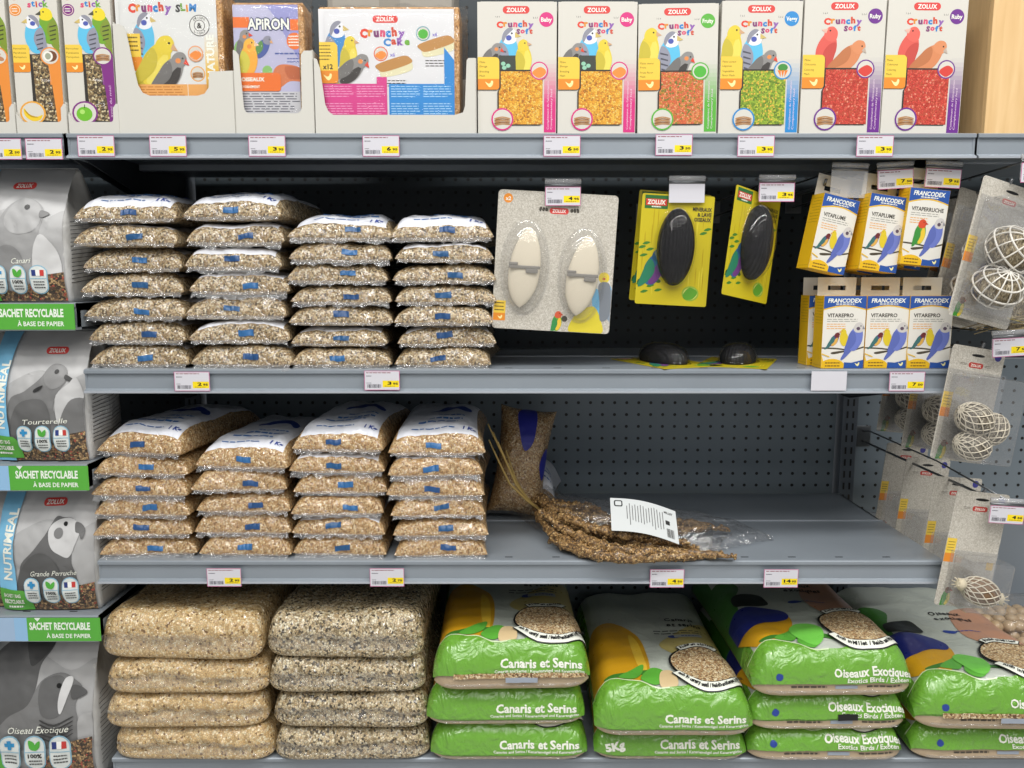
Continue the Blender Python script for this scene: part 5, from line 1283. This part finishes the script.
# neighbours cut off at the picture edge
for z0, z1, lab, sd in ((LZ[2], LZ[1]-.05, 'grey feed bag cut off at the left picture edge beside the parakeet bag', 5), (LZ[1], LZ[0]-.05, 'grey feed bag cut off at the left edge beside the dove bag', 6)):
    x1 = X_(-1 if sd == 5 else -9, z0); gusset_bag(lab, x1-.14, x1, z0, z1, Yf+.01, .11, lambda a: common(a, 'dove', 'Colombe', 0, 0), 46, 123, .14/92, sd, side_lines=False)
# ------------------------------------------------------------------ clear bag of millet sprays on the third shelf
MIL = seeds('millet_spray_seed', (('#957344', 4), ('#b08a56', 3), ('#6f5230', 3), ('#c8a874', 1.5), ('#533c22', 1.3)), 330, .2, .4, gap=.4)
def on3(px, py, dz=0):
    """point on (or dz above) the third shelf deck seen at this photo position"""
    v = (384-py)/F; dy = ct+v*st; dzr = -st+v*ct; kq = (Z3+dz-CAMZ)/dzr; return Vector(((px-512)/F*kq, CAMY+dy*kq, Z3+dz))
t = thing('millet_bag', 'clear bag of brown millet sprays with white label lying on the shelf', 'bag of millet', (0, 0, 0))
sprays = ([(532, 500, .045), (545, 525, .025), (575, 545, .014), (630, 552, .014), (690, 553, .011), (738, 557, .008)], [(535, 497, .05), (560, 520, .032), (600, 536, .022), (650, 545, .018), (700, 547, .014)],
          [(534, 494, .05), (575, 510, .035), (610, 524, .02), (660, 530, .02), (720, 528, .014)], [(532, 498, .05), (556, 506, .045), (590, 508, .04), (610, 520, .03)], [(545, 530, .02), (590, 552, .013), (640, 556, .01), (700, 556, .009)],
          [(560, 515, .05), (600, 530, .04), (650, 538, .03), (690, 543, .025)], [(540, 510, .05), (565, 530, .03), (600, 545, .022), (640, 552, .018), (690, 551, .012)],
          [(538, 502, .05), (580, 516, .036), (630, 522, .026), (690, 524, .018), (730, 530, .01)], [(550, 540, .015), (600, 556, .010), (660, 558, .008), (725, 553, .008)])
for i, sp in enumerate(sprays):
    ctrl = [on3(*q) for q in sp]; pts = []
    for j in range(len(ctrl)-1):
        a_, b_, c_, d_ = ctrl[max(0, j-1)], ctrl[j], ctrl[j+1], ctrl[min(len(ctrl)-1, j+2)]
        for q in range(9):
            s = q/9; pts.append(.5*((2*b_)+(c_-a_)*s+(2*a_-5*b_+4*c_-d_)*s*s+(3*b_-a_-3*c_+d_)*s**3))
    N = len(pts); rad = [max(.0025, .0085*math.sin(math.pi*min(1, (j+2)/(N+2)))**.5*(1+.3*math.sin(j*2.1+i))) for j in range(N)]
    mb = MB(); mb.tube([(p.x, p.y, max(p.z, Z3+rad[j]+.001)) for j, p in enumerate(pts)], rad, MIL, 12)
    mb.v = [tuple(Vector(v)+Vector((noise.noise(Vector(v)*130), noise.noise(Vector(v)*130+Vector((9, 0, 0))), noise.noise(Vector(v)*130+Vector((0, 9, 0)))))*.0045) for v in mb.v]
    rnd = random.Random(i)
    for q in range(150):                                    # small seed clusters along the spray
        j = rnd.randrange(2, N); p = pts[j]; an = rnd.uniform(0, 6.28); rr_ = rad[j]
        c_ = Vector((p.x+rnd.uniform(-.003, .003), p.y-rr_*math.cos(an), max(p.z, Z3+rr_+.001)+rr_*math.sin(an)*.9)); 
        if c_.z > Z3+.002: mb.ellipsoid(c_, (rnd.uniform(.002, .004), .0022, .0022), MIL, 6, 4, Euler((0, rnd.uniform(-1, 1), rnd.uniform(-1, 1))))
    mb.build('millet_spray', t, smooth=True)
# stalks sticking out to the upper left
for i, (px, py, dz, Y) in enumerate(((488, 424, 0, .10), (493, 432, 0, .12), (498, 442, 0, .09), (506, 450, 0, .13), (489, 440, 0, .10))):
    e = P(px, py, Y); s = on3(535+i*2, 508+i, .035); mid = (e+s)/2+Vector((-.003*i, 0, -.012))
    mb = MB(); mb.tube([s, s*.5+mid*.5+Vector((0, 0, -.004)), mid, e*.5+mid*.5+Vector((0, 0, -.001)), e], [.0022, .0022, .0019, .0016, .0012], ink('#a98f52', .6), 7); mb.build('stalk', t, smooth=True)
# clear film over the sprays
path = [(522, 492, .038, .028), (532, 503, .046, .045), (548, 518, .040, .062), (575, 528, .044, .072), (605, 532, .046, .076), (640, 536, .042, .078), (680, 538, .036, .080), (712, 540, .026, .082), (735, 545, .014, .082), (742, 548, .004, .076)]
def film_pt(i, u, wob=True):
    f = i*(len(path)-1); a_ = min(len(path)-2, int(f)); s = f-a_; A, B = path[a_], path[a_+1]; q = [A[k]+(B[k]-A[k])*s for k in range(4)]
    c_ = on3(q[0], q[1]); nb = on3(A[0], A[1]); nn = on3(B[0], B[1]); tg = (nn-nb).normalized(); nr = Vector((-tg.y, tg.x, 0))
    z = q[2]*max(0, 1-abs(u)**2.6)**.7+.0012; p = c_+nr*u*q[3]*.95; e = (noise.noise(Vector((i*9, u*4, 2)))+.5*noise.noise(Vector((i*24, u*11, 5))))*.007*min(1, q[2]*40) if wob else 0
    return Vector((p.x, p.y, Z3+max(.0012, z+.006*(q[2] > .01)+e)))
mb = MB(); NI, NU = 70, 26
mb.add([film_pt(i/NI, 2*j/NU-1) for i in range(NI+1) for j in range(NU+1)], [(i*(NU+1)+j, (i+1)*(NU+1)+j, (i+1)*(NU+1)+j+1, i*(NU+1)+j+1) for i in range(NI) for j in range(NU)], film('crinkled_bag_film', .14, wrinkle=1.0, wscale=38, cloud=.03, rough=.1))
mb.build('clear_bag', t, smooth=True)
# label draped on the film
LAB = ink('#c6caca', .4); W_, H_ = .108, .062
mb = MB(); o3 = on3(644, 521, .056)
def lab_map(x, y, d):
    c_ = o3+Vector((x*.98+y*.05, y*.80-.10*x*.3, y*.62-.20*x-.0+.006*math.sin((x/W_+.5)*math.pi))); return c_+Vector((0, -.62, .78))*d
LA = Art(0, 0, 1, 1); LA.rect(-W_/2, -H_/2, W_/2, H_/2, LAB); LA.rr(-W_/2+.006, H_/2-.016, -W_/2+.02, H_/2-.004, .003, BLACK); LA.rr(-W_/2+.008, H_/2-.014, -W_/2+.018, H_/2-.006, .002, LAB)
rnd = random.Random(2)
for j in range(14): x = -W_/2+.026+j*.0045; LA.rect(x, -H_/2+.012+rnd.uniform(0, .012), x+.0012, H_/2-.008-rnd.uniform(0, .006), G(95))
LA.rr(W_/2-.019, -.002, W_/2-.012, .006, .001, BLACK); LA.bars(W_/2-.018, -H_/2+.006, W_/2-.006, -H_/2+.022, 14, DK); LA.text('MILLET', W_/2-.02, H_/2-.012, .014, .004, DK, .03)
LA.emit(mb, lab_map, .0006, .0002, .012); mb.build('paper_label', t, smooth=True)
# bag standing at the back beside the stacks
t = thing('seed_bag', 'seed bag with blue print propped upright behind the small bag stacks', 'bag of seed', (PX(514, Z3, .24), .25, Z3+.001), (R(80), R(8), 0))
b = Bag(.105, .20, .07, .03, .06, 2.1, p=3.4, q=.55, bow=.008, amp=.004, wr=.003, seed=91, dome=.004)
mb = MB(); b.mesh(mb, lambda u, s, up: SEED_GOLD, 34)
a = Art(); a.sp([(-.02, .21), (-.005, .15), (.008, .145), (.018, .17), (.014, .23), (-.004, .235)], ink('#2a2f9a', .35)); a.sp([(.036, .12), (.045, .09), (.05, .12), (.046, .15)], ink('#2a2f9a', .35)); a.emit(mb, b.mapf(), .0012, .0002, .01)
mb.build('pouch', t, smooth=True); seal(b, t, ln=.006, seed=91)
t = thing('seed_bag', 'white printed seed bag lying at the back behind the millet stalks', 'bag of seed', (PX(528, Z3, .33), .25, Z3+.0005), (0, 0, R(-8)))
b = Bag(.10, .145, .085, .025, .05, 2.2, p=3.4, q=.55, bow=.006, amp=.004, wr=.003, seed=92, dome=.003)
mb = MB(); b.mesh(mb, lambda u, s, up: WFILM if up and s > .02 else SEED_GOLD, 30); a = Art(); a.lines(-.02, .05, .045, 3, .014, .003, BLUE); a.emit(mb, b.mapf(), .001, .0002, .01); mb.build('pouch', t, smooth=True); seal(b, t, seed=92)
# ------------------------------------------------------------------ bag of nuts bottom right
p0 = Vector((PX(975, Z4, .2)+.018, .17, Z4+.0005)); t = thing('nut_bag', 'clear bag of round beige nuts at the far right of the bottom shelf', 'bag of nuts', p0)
NUT = ink('#b39a78', .5, .2); rnd = random.Random(12); mb = MB()
for ix in range(9):
    for iy in range(6):
        for iz in range(7):
            x = .02+ix*.0215+(iz % 2)*.01+rnd.uniform(-.003, .003); y = .015+iy*.028+rnd.uniform(-.003, .003); z = .014+iz*.0185
            if z > .138-.00006*ix-abs(y-.08)*.3: continue
            if iy > 1 and iz < 5 and ix > 1: continue
            mb.ellipsoid((x, y, z), (.0125, .0125, .0105), NUT, 10, 7, Euler((rnd.uniform(-.5, .5), rnd.uniform(-.5, .5), 0)))
o = mb.build('nuts', t, smooth=True); o['kind'] = 'stuff'
b = Bag(.24, .18, .155, .05, .06, 2.6, p=6, q=.5, amp=.004, wr=.004, seed=93, dome=.004)
mb = MB(); b.mesh(mb, lambda u, s, up: film('nut_bag_film', .02, wrinkle=.7, wscale=30, cloud=.04), 40); mb.v = [(v[0]+.118, v[1]-.006, v[2]) for v in mb.v]; mb.build('clear_bag', t, smooth=True)
# ------------------------------------------------------------------ light
def area(x, y, z, sx, sy, power, rot=(0, 0, 0), col=(1, .985, .96)):
    l = bpy.data.lights.new('ceiling_tube', 'AREA'); l.shape = 'RECTANGLE'; l.size = sx; l.size_y = sy; l.energy = power; l.color = col
    o = bpy.data.objects.new('ceiling_tube', l); C.objects.link(o); o.location = (x, y, z); o.rotation_euler = rot
for (x, y, s) in ((.3, -1.0, 1.5), (.3, -1.8, .9), (.3, -2.7, .6), (.3, -3.7, .5)):
    area(x, y, 2.75, 4.5, .2, 55*s, (0, 0, R(8)))
w = bpy.data.worlds.new('w'); bpy.context.scene.world = w; w.use_nodes = True
bg = w.node_tree.nodes['Background']; bg.inputs['Color'].default_value = (.97, .98, 1, 1); bg.inputs['Strength'].default_value = .34
cam = bpy.data.cameras.new('camera'); cam.sensor_width = 36; cam.lens = 36*F/1024; cam.clip_start = .02
co = bpy.data.objects.new('camera', cam); C.objects.link(co); co.location = (0, CAMY, CAMZ); co.rotation_euler = (R(90)-TILT, 0, 0)
sc = bpy.context.scene; sc.camera = co
sc.view_settings.view_transform = 'Standard'; sc.view_settings.look = 'None'; sc.view_settings.gamma = 1; sc.view_settings.exposure = -.15
sc.view_settings.use_curve_mapping = False
